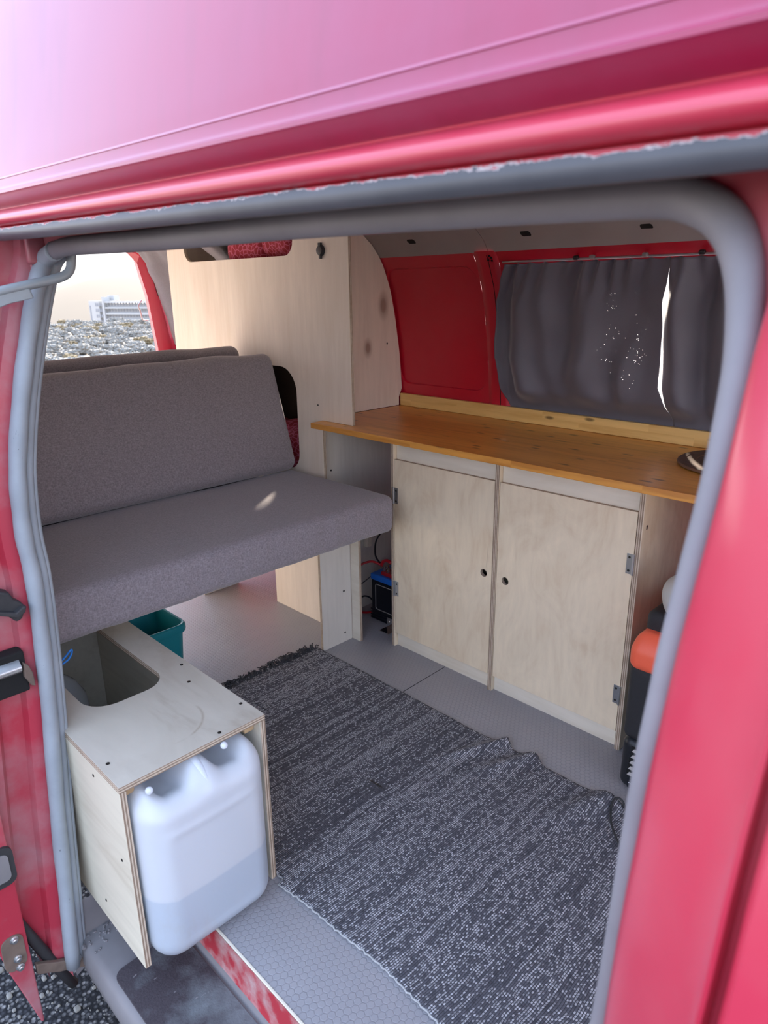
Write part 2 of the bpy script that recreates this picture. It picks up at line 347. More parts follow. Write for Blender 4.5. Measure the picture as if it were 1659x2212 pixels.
# ------------------------------------------------------------------ mesh helpers (all coordinates in world metres)
class MB:
    def __init__(s): s.v, s.f, s.m = [], [], []
    def add(s, vs, fs, mi=0):
        o = len(s.v); s.v += [tuple(p) for p in vs]
        for i, f in enumerate(fs): s.f.append([k+o for k in f]); s.m.append(mi if isinstance(mi, int) else mi[i])
        return s
    def box(s, x0, x1, y0, y1, z0, z1, mi=0):
        return s.add([(x, y, z) for x in (x0, x1) for y in (y0, y1) for z in (z0, z1)],
            [(0, 1, 3, 2), (4, 6, 7, 5), (0, 4, 5, 1), (2, 3, 7, 6), (0, 2, 6, 4), (1, 5, 7, 3)], mi)
    def panel(s, x0, x1, y0, y1, z0, z1):                # faces -> slot 0, the thin edges -> slot 1
        d = [x1-x0, y1-y0, z1-z0]; a = d.index(min(d))
        return s.box(x0, x1, y0, y1, z0, z1, [0 if k//2 == a else 1 for k in range(6)])
    def prism(s, outer, holes, axis, a, b, caps=0, side=1):  # 2D loops in the plane across `axis`
        def P(p, t):
            q = [p[0], p[1]]; q.insert(axis, t); return tuple(q)
        loops = [outer]+list(holes); flat = [p for l in loops for p in l]; n = len(flat)
        tri = tessellate_polygon([[Vector((p[0], p[1], 0)) for p in l] for l in loops])
        vs = [P(p, a) for p in flat]+[P(p, b) for p in flat]; fs, mi = [], []
        for t in tri: fs += [tuple(t), tuple(k+n for k in reversed(t))]; mi += [caps, caps]
        o = 0
        for l in loops:
            k = len(l)
            for i in range(k): j = (i+1) % k; fs.append((o+i, o+j, o+j+n, o+i+n)); mi.append(side)
            o += k
        return s.add(vs, fs, mi)
    def tube(s, pts, r, seg=10, cap=True, mi=0, ell=None, up=(0, 0, 1)):
        n = len(pts); pts = [Vector(p) for p in pts]; vs, fs = [], []; prev = None
        for i in range(n):
            t = (pts[min(i+1, n-1)]-pts[max(i-1, 0)]).normalized()
            if prev is None:
                a = Vector(up) if abs(t.dot(Vector(up))) < .95 else Vector((1, 0, 0)); u = (a-t*a.dot(t)).normalized()
            else: u = (prev-t*prev.dot(t)).normalized()
            prev = u; w = t.cross(u); rr = r[i] if isinstance(r, (list, tuple)) else r
            for k in range(seg):
                an = 2*pi*k/seg; vs.append(pts[i]+u*cos(an)*rr+w*sin(an)*rr*(ell or 1))
        for i in range(n-1):
            for k in range(seg): fs.append((i*seg+k, i*seg+(k+1) % seg, (i+1)*seg+(k+1) % seg, (i+1)*seg+k))
        if cap: fs += [tuple(reversed(range(seg))), tuple(range((n-1)*seg, n*seg))]
        return s.add(vs, fs, mi)
    def grid(s, fn, nu, nv, mi=0, closed_u=False):
        vs = [fn(i/nu, j/nv) for j in range(nv+1) for i in range(nu+1)]
        return s.add(vs, [(j*(nu+1)+i, j*(nu+1)+i+1, (j+1)*(nu+1)+i+1, (j+1)*(nu+1)+i) for j in range(nv) for i in range(nu)], mi)
    def slab(s, fn, nu, nv, th, mi=0):                   # a sheet with thickness: fn(u,v) and fn + th(vector)
        n = (nu+1)*(nv+1); A = [Vector(fn(i/nu, j/nv)) for j in range(nv+1) for i in range(nu+1)]; B = [p+Vector(th) for p in A]
        fs = []
        for j in range(nv):
            for i in range(nu):
                q = (j*(nu+1)+i, j*(nu+1)+i+1, (j+1)*(nu+1)+i+1, (j+1)*(nu+1)+i); fs += [q, tuple(k+n for k in reversed(q))]
        for i in range(nu): fs += [(i+1, i, i+n, i+1+n)]; o = nv*(nu+1); fs += [(o+i, o+i+1, o+i+1+n, o+i+n)]
        for j in range(nv): fs += [(j*(nu+1), (j+1)*(nu+1), (j+1)*(nu+1)+n, j*(nu+1)+n)]; o = nu; fs += [(o+(j+1)*(nu+1), o+j*(nu+1), o+j*(nu+1)+n, o+(j+1)*(nu+1)+n)]
        return s.add(A+B, fs, mi)
    def lathe(s, prof, c, seg=32, mi=0, axis=2, sx=1.0, sy=1.0, cap=True):
        vs, fs = [], []
        for (r, h) in prof:
            for k in range(seg):
                a = 2*pi*k/seg; q = [r*cos(a)*sx, r*sin(a)*sy]; q.insert(axis, h); vs.append((c[0]+q[0], c[1]+q[1], c[2]+q[2]))
        for i in range(len(prof)-1):
            for k in range(seg): fs.append((i*seg+k, i*seg+(k+1) % seg, (i+1)*seg+(k+1) % seg, (i+1)*seg+k))
        if cap: fs += [tuple(reversed(range(seg))), tuple(range((len(prof)-1)*seg, len(prof)*seg))]
        return s.add(vs, fs, mi)
    def rbox(s, c, h, r, n=(12, 12, 12), fn=None, mi=0):  # rounded box
        idx, vs, fs = {}, [], []
        def key(p): return tuple(round(k, 5) for k in p)
        def lin(k):
            m_ = n[k]; rr = min(.98, r/h[k]); e_ = 4
            a = [-1+rr*(1-cos(pi/2*i/e_)) if False else -1+rr*i/e_ for i in range(e_)]
            mid = [-1+rr+(2-2*rr)*i/m_ for i in range(m_+1)]
            return a+mid+[-q for q in reversed(a)]
        L = [lin(0), lin(1), lin(2)]
        def vert(p):
            q = [max(-h[k]+r, min(h[k]-r, p[k])) for k in range(3)]; d = Vector(p)-Vector(q)
            w = Vector(q)+d.normalized()*r if d.length > 1e-9 else Vector(p)
            kk = key(p)
            if kk not in idx: idx[kk] = len(vs); vs.append(w)
            return idx[kk]
        for ax in range(3):
            a, b = [k for k in range(3) if k != ax]
            for sg in (-1, 1):
                for i in range(len(L[a])-1):
                    for j in range(len(L[b])-1):
                        q = []
                        for (ii, jj) in ((i, j), (i+1, j), (i+1, j+1), (i, j+1)):
                            p = [0, 0, 0]; p[ax] = sg*h[ax]; p[a] = L[a][ii]*h[a]; p[b] = L[b][jj]*h[b]; q.append(vert(p))
                        if (sg > 0) != (ax == 1): fs.append(q)
                        else: fs.append(list(reversed(q)))
        out = []
        for v in vs:
            p = Vector(v); p = fn(p) if fn else p; out.append(p+Vector(c))
        return s.add(out, fs, mi)
def wloc(o):
    v = Vector((0, 0, 0))
    while o: v += o.location; o = o.parent
    return v
def obj(name, mb, mats, parent=None, smooth=False, bevel=0, label=None, base=None, seg=2):
    me = bpy.data.meshes.new(name)
    off = wloc(parent) if parent else (Vector(base) if base else Vector((0, 0, 0)))
    me.from_pydata([tuple(Vector(p)-off) for p in mb.v], [], mb.f)
    if not isinstance(mats, (list, tuple)): mats = [mats]
    for m in mats: me.materials.append(m)
    for p, k in zip(me.polygons, mb.m): p.material_index = min(k, len(mats)-1); p.use_smooth = bool(smooth)
    me.update()
    bm = bmesh.new(); bm.from_mesh(me); bmesh.ops.remove_doubles(bm, verts=bm.verts, dist=1e-6); bmesh.ops.recalc_face_normals(bm, faces=bm.faces); bm.to_mesh(me); bm.free()
    o = bpy.data.objects.new(name, me); C.objects.link(o)
    if parent: o.parent = parent
    else: o.location = off
    if bevel:
        b = o.modifiers.new('bevel', 'BEVEL'); b.width = bevel; b.segments = seg; b.limit_method = 'ANGLE'; b.angle_limit = radians(40)
    if smooth == 'auto':
        for p in me.polygons: p.use_smooth = True
        me.set_sharp_from_angle(angle=radians(38))
    if label: o['label'] = label
    return o
def tag(o, label, cat, group=None, kind=None):
    o['label'] = label; o['category'] = cat
    if group: o['group'] = group
    if kind: o['kind'] = kind
    return o
def thing(name, label, cat, loc, group=None, kind=None):
    o = bpy.data.objects.new(name, None); o.empty_display_size = .05; C.objects.link(o); o.location = loc
    return tag(o, label, cat, group, kind)
def pan(name, parent, x0, x1, y0, y1, z0, z1, mat, bevel=.0012, label=None):
    d = [x1-x0, y1-y0, z1-z0]
    return obj(name, MB().panel(x0, x1, y0, y1, z0, z1), [mat, EDGE[d.index(min(d))]], parent, bevel=bevel, label=label)
def rrect(x0, x1, z0, z1, r, k=6):
    rs = r if isinstance(r, (list, tuple)) else (r,)*4; p = []
    for (cx, cz, a0, q) in ((x1-rs[0], z0+rs[0], -pi/2, rs[0]), (x1-rs[1], z1-rs[1], 0, rs[1]), (x0+rs[2], z1-rs[2], pi/2, rs[2]), (x0+rs[3], z0+rs[3], pi, rs[3])):
        for i in range(k+1):
            a = a0+pi/2*i/k; p.append((cx+q*cos(a), cz+q*sin(a)))
    return p
def spline(pts, n=8):
    P = [Vector(p) for p in pts]; P = [2*P[0]-P[1]]+P+[2*P[-1]-P[-2]]; o = []
    for i in range(1, len(P)-2):
        for k in range(n):
            t = k/n; a, b, c, d = P[i-1:i+3]
            o.append(.5*((2*b)+(c-a)*t+(2*a-5*b+4*c-d)*t*t+(3*b-a-3*c+d)*t**3))
    return o+[P[-2]]
def screw(parent, p, axis, sgn=-1, r=.0035):
    mb = MB(); d = Vector((0, 0, 0)); d[axis] = sgn*.0008
    c = Vector(p); prof = [(r, 0), (r, .0007), (r*.4, .0012)]
    mb.lathe([(a, b*sgn) for a, b in prof], c, 10, axis=axis)
    return obj('screw', mb, M_SCREW, parent)
# ================================================================== THE VAN SHELL
REAR, FRONT = -1.90, 1.78
fl = obj('floor', MB().box(REAR, .155, -.60, .90, -.02, 0).box(.155, FRONT, -.5212, .90, -.02, 0), M_FLOOR, base=(0, 0, 0))
tag(fl, 'grey van floor covered in embossed hexagon vinyl', 'floor', kind='structure')
mb = MB().box(-.27, .98, -.005, .005, .0002, .0006)
seam_a, seam_b = onZ(875, 1492, 0), onZ(962, 1440, 0)
dx = (seam_b-seam_a); nrm = Vector((-dx.y, dx.x, 0)).normalized()*.0012; a0 = seam_a-dx*1.2; b0 = seam_b+dx*.5
mb = MB().add([a0-nrm+Vector((0, 0, .0005)), a0+nrm+Vector((0, 0, .0005)), b0+nrm+Vector((0, 0, .0005)), b0-nrm+Vector((0, 0, .0005))], [(0, 1, 2, 3)])
obj('vinyl_seam', mb, M_DARKHOLE, fl)
mb = MB().box(.285, 1.36, -.5262, -.5212, -.018, .0015)
obj('edge_strip', mb, P_RAIL, fl, bevel=.001, label='pale plywood edge strip along the floor')
# --- far wall, one patch system following the curve of the body side
def pillar(x): return .008*sstep(.105, .125, x)*(1-sstep(.178, .192, x))
def FW(x, z, d=0): return (x, W(z)-pillar(x)+d, z)
def plain(mb, x0, x1, z0, z1, nx, nz): mb.grid(lambda u, v: FW(x0+(x1-x0)*u, z0+(z1-z0)*v), nx, nz)
def holed(mb, x0, x1, z0, z1, hole, rings=8, extra=()):
    n = len(hole); cx = sum(p[0] for p in hole)/n; cz = sum(p[1] for p in hole)/n; outer = []
    for (px, pz) in hole:                                # matching points on the rectangle
        dx_, dz_ = px-cx, pz-cz; t = 1e9
        if dx_ > 1e-9: t = min(t, (x1-cx)/dx_)
        if dx_ < -1e-9: t = min(t, (x0-cx)/dx_)
        if dz_ > 1e-9: t = min(t, (z1-cz)/dz_)
        if dz_ < -1e-9: t = min(t, (z0-cz)/dz_)
        outer.append((cx+dx_*t, cz+dz_*t))
    vs = []
    loops = [[(o_[0]+(h_[0]-o_[0])*k/rings, o_[1]+(h_[1]-o_[1])*k/rings, 0) for o_, h_ in zip(outer, hole)] for k in range(rings+1)]
    for (sc, d) in extra: loops.append([(cx+(h_[0]-cx)*sc, cz+(h_[1]-cz)*sc, d) for h_ in hole])
    for L in loops: vs += [FW(a, b, d) for a, b, d in L]
    fs = [(k*n+i, k*n+(i+1) % n, (k+1)*n+(i+1) % n, (k+1)*n+i) for k in range(len(loops)-1) for i in range(n)]
    mb.add(vs, fs)
    for i in range(n):                                   # square the corners off
        a, b = outer[i], outer[(i+1) % n]
        on = lambda p: (abs(p[0]-x0) < 1e-7, abs(p[0]-x1) < 1e-7, abs(p[1]-z0) < 1e-7, abs(p[1]-z1) < 1e-7)
        A, B = on(a), on(b)
        if not any(k and l for k, l in zip(A, B)):
            qx = x0 if (A[0] or B[0]) else x1; qz = z0 if (A[2] or B[2]) else z1
            mb.add([FW(*a), FW(*b), FW(qx, qz)], [(0, 1, 2)])
def dense(loop, step=.03):
    o = []
    for i in range(len(loop)):
        a, b = loop[i], loop[(i+1) % len(loop)]; k = max(1, int(math.dist(a, b)/step))
        for j in range(k): o.append((a[0]+(b[0]-a[0])*j/k, a[1]+(b[1]-a[1])*j/k))
    return o
mb = MB()
win1 = dense(rrect(.205, 1.13, .775, 1.208, (.06, .06, .07, .06)))
win2 = dense(rrect(-1.82, -.50, .93, 1.22, .05))
emb = dense(rrect(-.30, .098, .83, 1.224, .05))
holed(mb, .19, 1.20, .70, 1.262, win1, 4, extra=((.985, .006), (.975, .045)))
holed(mb, -1.86, -.42, .70, 1.262, win2, 4, extra=((.985, .006), (.975, .045)))
holed(mb, -.42, .105, .70, 1.262, emb, 4, extra=((.985, .007), (.6, .008), (.2, .008), (.0, .008)))
plain(mb, .105, .19, .70, 1.262, 10, 24); plain(mb, 1.20, FRONT, .70, 1.262, 4, 24); plain(mb, REAR, -1.86, .70, 1.262, 2, 24)
plain(mb, REAR, FRONT, 0, .70, 8, 4); plain(mb, REAR, FRONT, 1.262, 1.38, 8, 10)
wf = obj('wall_far', mb, M_REDIN, smooth='auto'); tag(wf, 'red painted inner side of the van behind the worktop', 'wall', kind='structure')
obj('seam', MB().tube([Vector(FW(.158, z, -.0004)) for z in [.70+.022*i for i in range(26)]], .0011, 5), M_DARKHOLE, wf)
mb = MB()
for p in ((1061, 553), (1065, 557), (1059, 562), (1067, 563)): q = onW(*p); mb.lathe([(.003, 0), (.003, -.012)], q, 8, axis=1)
obj('drill_hole', mb, M_DARKHOLE, wf)
for i, (xa, xb) in enumerate(((REAR+.08, .1645), (.1665, FRONT))):     # grey sheet panels along the top with slots
    mb = MB(); mb.slab(lambda u, v: (lambda z: (xa+(xb-xa)*u, W(z)-.003, z))(1.259+.068*v), 12, 6, (0, .002, .001))
    g = obj('upper_panel', mb, M_GREYMET, wf, smooth='auto', label='grey sheet metal panel under the roof edge')
    for (u, v) in ((890, 522), (1137, 505), (1398, 490)):
        q = onW(u, v)
        if xa < q.x < xb:
            mb = MB(); lp = rrect(-.016, .016, -.006, .006, .0058, 5); th = math.atan2(W(q.z-.02)-W(q.z+.02), .04)
            o_ = len(lp); vs = [(q.x+a, W(q.z+b)-.0036, q.z+b) for a, b in lp]; mb.add(vs, [tuple(range(o_))]); obj('slot', mb, M_DARKHOLE, g)
for n_, (loop, x0, x1, lab) in enumerate(((win1, .2, 1.14, 'side window glass behind the grey curtains above the worktop'), (win2, -1.83, -.49, 'rear side window glass on the far side of the van'))):
    mb = MB(); cx = (x0+x1)/2; pts = [(cx+(a-cx)*1.01, W(b)+.036, b) for a, b in loop]; mb.add(pts, [tuple(range(len(pts)))])
    g = obj('window_%d' % (n_+1), mb, M_GLASS); tag(g, lab, 'window', kind='structure')
# --- ceiling, front bulkhead, rear frame, near rear quarter
cl_ = obj('ceiling', MB().slab(lambda u, v: (REAR+(FRONT+.50-REAR)*u, -.60+1.17*v, 1.385+.02*sin(pi*v)), 6, 12, (0, 0, .012)), M_CEIL, smooth='auto')
tag(cl_, 'grey lined van ceiling above the door opening', 'ceiling', kind='structure')
CABX = 2.62
mb = MB(); mb.box(CABX, CABX+.03, -.74, .90, -.1, .74)
mb.slab(lambda u, v: (FRONT+(CABX-FRONT)*u, W(.7*v), .70*v), 3, 4, (0, .01, 0)); mb.slab(lambda u, v: (FRONT+(CABX-.35-FRONT)*u, W(1.262+.118*v), 1.262+.118*v), 3, 4, (0, .01, 0))
mb.slab(lambda u, v: (FRONT+.10+(CABX-FRONT-.10)*u, -.78, -.2+.92*v), 3, 4, (0, .01, 0)); mb.box(FRONT, CABX, -.78, .90, -.06, -.02)
wfr = obj('wall_front', mb, [M_CEIL]); tag(wfr, 'grey inside of the driver cab ahead of the worktop', 'wall', kind='structure')
mb = MB().add([(CABX, -.72, .74), (CABX, .88, .74), (CABX-.35, .62, 1.39), (CABX-.35, -.58, 1.39)], [(0, 1, 2, 3)])
g = obj('window_3', mb, M_GLASS); tag(g, 'windscreen glass at the front of the cab', 'window', kind='structure')
mb = MB()   # rear frame: closed ring around the tailgate opening
inn = [(.745, .0), (.745, .60), (.735, .89), (.708, 1.14), (.658, 1.353), (.648, 1.380), (-.45, 1.380), (-.46, 1.353), (-.51, 1.14), (-.54, .89), (-.55, .6), (-.55, 0)]
outp = [(.800, -.02), (.80, .60), (.785, .90), (.752, 1.14), (.700, 1.37), (.690, 1.44), (-.42, 1.44), (-.55, 1.38), (-.66, 1.14), (-.72, .89), (-.73, .6), (-.73, -.02)]
out2 = [(W(max(0, z))+.01 if y > 0 and z < 1.4 else y-.03, z) for y, z in outp]
vs = [(REAR+.03, y, z) for y, z in inn]+[(REAR-.02, y+.012 if y > 0 else y-.012, z) for y, z in inn]+[(REAR+.05, y, z) for y, z in outp]+[(REAR+.03, y, z) for y, z in out2]
n = len(inn); fs = []
for i in range(n-1): fs += [(i, i+1, n+i+1, n+i), (i, 2*n+i, 2*n+i+1, i+1), (2*n+i, 3*n+i, 3*n+i+1, 2*n+i+1)]
mb.add(vs, fs); wr = obj('wall_rear', mb, M_RED, smooth='auto'); tag(wr, 'bright red rear pillar around the open tailgate', 'wall', kind='structure')
mb = MB(); a, b = Vector((REAR-.02, .70, 1.17)), Vector((REAR-.02, .735, .98))
mb.tube(spline([onX(306, 648, REAR-.03), onX(299, 660, REAR-.03), onX(303, 672, REAR-.03), onX(308, 690, REAR-.03), onX(320, 692, REAR-.03)], 6), .004, 6)
obj('striker_loop', mb, M_STEEL, wr)
mb = MB(); mb.slab(lambda u, v: (REAR+.03+.26*u, .765-.05*u+.115*v-.05*sin(pi*v)*(1-u), .845+.035*sin(v*pi/2)-.02*u), 8, 6, (0, 0, -.03))
obj('sill_ledge', mb, M_RED, wr, smooth='auto')
mb = MB()
def NQ(o_): return lambda u, v: (REAR+(.262-REAR)*u, N(-.16+1.42*v)+o_, -.16+1.42*v)
mb.grid(NQ(.020), 10, 24, 1); mb.grid(NQ(-.035), 10, 24)  # unseen inner side lined pale to bounce light and lessen the pink cast
wnr = obj('wall_near', mb, [M_JAMB, M_CEIL], smooth='auto'); tag(wnr, 'dusty red rear quarter of the van beside the sliding door', 'wall', kind='structure')
# door jamb face (faces the front), with its recess
prof = [(0.004, .290), (.022, .288), (.034, .284), (.040, .272), (.075, .270), (.083, .283), (.130, .285)]
def jamb(u, v):
    t = u*(len(prof)-1); i = min(int(t), len(prof)-2); f = t-i
    o_ = prof[i][0]+(prof[i+1][0]-prof[i][0])*f; x_ = prof[i][1]+(prof[i+1][1]-prof[i][1])*f
    z0 = -.17+2.6*o_; z = z0+(1.245-z0)*v
    return (x_, N(z)-o_+.004, z)
obj('door_jamb', MB().grid(jamb, 18, 48), M_JAMB, wnr, smooth='auto')
pts = [(.282, N(-.17+2.6*o_)-o_, -.175+2.6*o_-.012) for o_ in (.0, .03, .06, .10, .13)]
obj('jamb_shade_strip', MB().tube(pts, .010, 8), M_BLACKR, wnr, smooth=True)  # black strip stands in for the shadow wedge below the jamb
# rubber buffer and latch plate on the jamb
c = onX(20, 1310, .300); mb = MB(); lp = [(onX(u, v, .302).y, onX(u, v, .302).z) for u, v in ((-12, 1285), (0, 1277), (18, 1280), (30, 1295), (50, 1303), (52, 1318), (48, 1335), (35, 1343), (18, 1332), (-12, 1322))]
mb.prism(lp, [], 0, .280, .306, 0, 0); bf = obj('buffer', mb, M_BLACKR, wnr, bevel=.004, seg=3)
lp = [(onX(u, v, .306).y, onX(u, v, .306).z) for u, v in ((-12, 1318), (30, 1320), (46, 1306), (53, 1305), (50, 1318), (34, 1330), (-12, 1326))]
obj('buffer_lip', MB().prism(lp, [], 0, .304, .318, 0, 0), M_BLACKR, bf, bevel=.002)
mb = MB(); a, b = onX(-15, 1440, .30), onX(66, 1486, .30)
mb.box(.272, .300, a.y-.01, b.y, b.z-.004, a.z+.010); lt = obj('latch_pocket', mb, M_DARKHOLE, wnr, bevel=.003)
p0_, p1_ = onX(-10, 1446, .305), onX(46, 1448, .305)
mb = MB(); mb.grid(lambda u, v: (.290+.022*sin(pi*v), p0_.y+(p1_.y-p0_.y)*u, p0_.z+.006-.036*v), 4, 10)
obj('latch_plate', mb, M_STEEL, lt, smooth=True)
lp = [(onX(u, v, .303).y, onX(u, v, .303).z) for u, v in ((48, 1430), (60, 1436), (70, 1452), (76, 1480), (66, 1478), (52, 1462))]
obj('latch_tongue', MB().prism(lp, [], 0, .296, .308, 0, 0), M_RUST, lt, bevel=.002)
q = onN(55, 545); obj('jamb_dimple', MB().rbox((.298, q.y-.012, q.z), (.006, .016, .022), .0055, (3, 3, 3)), M_JAMB, wnr, smooth=True)
# --- roof side, gutter and door rail: one profile drawn along the van
def tilt(x): return -.022*(x-.95)
def extrude(mb, prof, x0, x1, nx=14, mi=0, jit=0):
    mb.grid(lambda u, v: (lambda t: (lambda i, f: (x0+(x1-x0)*u, prof[i][0]+(prof[i+1][0]-prof[i][0])*f, prof[i][1]+(prof[i+1][1]-prof[i][1])*f+tilt(x0+(x1-x0)*u)))(min(int(t), len(prof)-2), t-min(int(t), len(prof)-2)))(v*(len(prof)-1)), nx, len(prof)-1, mi)
rp_ = spline([(-.6470, 1.2945, 0), (-.6440, 1.320, 0), (-.632, 1.40, 0), (-.612, 1.52, 0), (-.585, 1.65, 0), (-.545, 1.78, 0), (-.46, 1.89, 0), (-.28, 1.955, 0), (.09, 1.97, 0), (.5, 1.95, 0), (.68, 1.85, 0), (.78, 1.6, 0), (.84, 1.3, 0)], 5)
mb = MB(); extrude(mb, [(p.x, p.y) for p in rp_], REAR-.05, 2.4, 16)
rf = obj('roof', mb, M_ROOF, smooth=True); tag(rf, 'faded red high roof shell of the van', 'roof', kind='structure')
mb = MB(); extrude(mb, [(-.632, 1.2600), (-.650, 1.2705), (-.6535, 1.2735), (-.6535, 1.2765), (-.6500, 1.2790), (-.6485, 1.2830), (-.6482, 1.2912), (-.6490, 1.2918), (-.6484, 1.2932), (-.6470, 1.2945)], REAR-.05, 2.4, 16)
obj('roof_lip', mb, M_ROOF, rf, smooth='auto', label='turned edge of the red roof shell')
mb = MB(); gp = spline([(-.640, 1.2340, 0), (-.6475, 1.2352, 0), (-.6530, 1.2390, 0), (-.6545, 1.2445, 0), (-.6500, 1.2505, 0), (-.6420, 1.2550, 0), (-.6330, 1.2580, 0), (-.631, 1.2595, 0), (-.632, 1.2600, 0)], 3); extrude(mb, [(p.x, p.y) for p in gp], REAR-.05, 2.4, 14)
gut = obj('trim_1', mb, M_RED, smooth=True); tag(gut, 'glossy red rain gutter moulding above the sliding door', 'trim', kind='structure')
mb = MB(); extrude(mb, [(-.628, 1.262), (-.628, 1.220), (-.634, 1.2165), (-.641, 1.2165), (-.6458, 1.2205), (-.6472, 1.2265), (-.6455, 1.2325), (-.641, 1.2345)], .335, 2.4, 16)
q0 = [(-.628, 1.262), (-.628, 1.220), (-.634, 1.2165), (-.641, 1.2165), (-.6458, 1.2205), (-.6472, 1.2265), (-.6455, 1.2325), (-.641, 1.2345)]
mb.add([(.335, a, b+tilt(.335)) for a, b in q0], [tuple(range(len(q0)))])
def rail_mat():
    m = NT('worn black rail'); v = m.mapping(); s = m.sep(v)
    f = m.noise(v, 10, 5, .6)
    c = m.mix(f, (.040, .046, .055), (.115, .122, .140))
    zz = m.math('ADD', s[2], m.math('MULTIPLY', m.math('SUBTRACT', s[0], .95), .022))
    hgt = m.math('ADD', zz, m.math('MULTIPLY', m.math('SUBTRACT', m.noise(m.mapping(scale=(1, 1, 3)), 28, 5, .75), .5), .014))
    worn = m.math('GREATER_THAN', hgt, 1.2316); edge = m.math('GREATER_THAN', hgt, 1.2309)
    c = m.mix(edge, c, (.45, .40, .40)); c = m.mix(worn, c, (.40, .03, .045))
    m.set(Base_Color=c, Roughness=.4); return m.mat
rl = obj('trim_2', mb, rail_mat(), smooth='auto'); tag(rl, 'worn black sliding door rail with chipped red paint', 'trim', kind='structure')
mb = MB(); extrude(mb, [(-.632, 1.262), (-.575, 1.262), (-.566, 1.245), (-.560, 1.225)], REAR, 2.2, 8)
obj('rail_channel', mb, M_BLACKR, rl)  # channel coloured black to stand for the shadow behind the rail
# --- door seal (rubber loop round the opening)
top_px = [(150, 532), (250, 524), (400, 511), (600, 489), (800, 471), (1000, 454), (1200, 438), (1420, 424), (1500, 435), (1560, 470), (1595, 530), (1609, 620), (1602, 760), (1577, 900), (1543, 1050), (1496, 1230), (1452, 1400), (1430, 1500), (1382, 1735), (1300, 2210)]
Lp = [p.copy() for p in LJ]+[onN(118, 542)]
Tp = [onN(u, v) for u, v in top_px]
last = Tp[-1]
for z in (.5, .3, .1, -.1, -.17): Tp.append(Vector((1.335+.01*(z-.5), N(z)+.0, z)))
LP = spline(Lp, 6)
def rad_t(i, n):
    t = i/n; return .0132-.0050*sstep(.35, .62, t)
TPs = spline([Lp[-1]]+Tp, 6)
mb = MB(); mb.tube(TPs, [rad_t(i, len(TPs)) for i in range(len(TPs))], 14, ell=.85)
sl = obj('trim_3', mb, M_SEAL, smooth=True); tag(sl, 'dusty grey rubber seal round the sliding door opening', 'trim', kind='structure')
mb = MB(); rr = [.0150+.0006*sin(i*.9) for i in range(len(LP))]
mb.tube(LP, rr, 14, ell=.9); obj('rear_seal', mb, M_SEALP, sl, smooth=True, label='grey painted upright of the rubber door seal with black cracks')
mb = MB(); off = Vector((.004, .020, 0)); mb.tube([p+Vector((-.010, .019, -.002)) for p in LP], .0085, 10); mb.tube([p+Vector((-.014, .028, -.002)) for p in LP], .006, 10)
obj('flange', mb, M_SEALP, sl, smooth=True, label='pale grey inner flange beside the seal')
mb = MB(); k0 = 14
mb.tube([p+Vector((-.002, .014, -.001)) for p in TPs[k0:]], [.0070-.002*sstep(.35, .62, i/len(TPs)) for i in range(len(TPs)-k0)], 10)
obj('inner_lip', mb, M_SEAL, sl, smooth=True)
# red frame plate filling between seal and rail / pillars
full = LP+TPs[10:]
ringo = []
for p in full:
    z = max(-.17, min(1.262, p.z))
    if p.z > 1.165 and .36 < p.x < 1.30: q = Vector((p.x, -.566, 1.262+tilt(p.x)))
    elif p.x > 1.0: q = Vector((1.40, N(p.z)-.012 if p.z < 1.17 else -.585, p.z if p.z < 1.17 else 1.258))
    else: q = Vector((.286, N(p.z)-.004, p.z if p.z < 1.17 else 1.262))
    ringo.append(q)
mb = MB(); n = len(full); mb.add([tuple(p+Vector((0, .004, 0))) for p in full]+[tuple(p) for p in ringo], [(i, i+1, n+i+1, n+i) for i in range(n-1)])
ring = obj('door_frame', mb, M_JAMB, sl, smooth='auto', label='red sheet metal frame behind the seal')
# --- front pillar and the edge of the cab door
def xs(z):
    zz = sorted([(p.z, p.x) for p in Tp[9:]]); return interp(z, [a for a, _ in zz], [b for _, b in zz])
cs = [(.004, .006), (.008, -.010), (.010, -.022), (.013, -.032), (.020, -.040), (.045, -.062), (.068, -.082), (.0725, -.0875), (.0745, -.0860), (.0752, -.070), (.0800, -.070), (.0812, -.0880), (.0845, -.0925), (.14, -.103), (.30, -.118), (.55, -.125)]
def pill(u, v):
    t = v*(len(cs)-1); i = min(int(t), len(cs)-2); f = t-i; z = -.20+1.47*u
    a = cs[i][0]+(cs[i+1][0]-cs[i][0])*f; b = cs[i][1]+(cs[i+1][1]-cs[i][1])*f
    k = 1-.45*sstep(1.0, 1.25, z)
    return (xs(min(z, 1.10))+a, N(z)+b*k, z)
pl = obj('wall_pillar', MB().grid(pill, 40, (len(cs)-1)*2), M_RED, smooth='auto'); tag(pl, 'glossy red door pillar in the right foreground', 'wall', kind='structure')
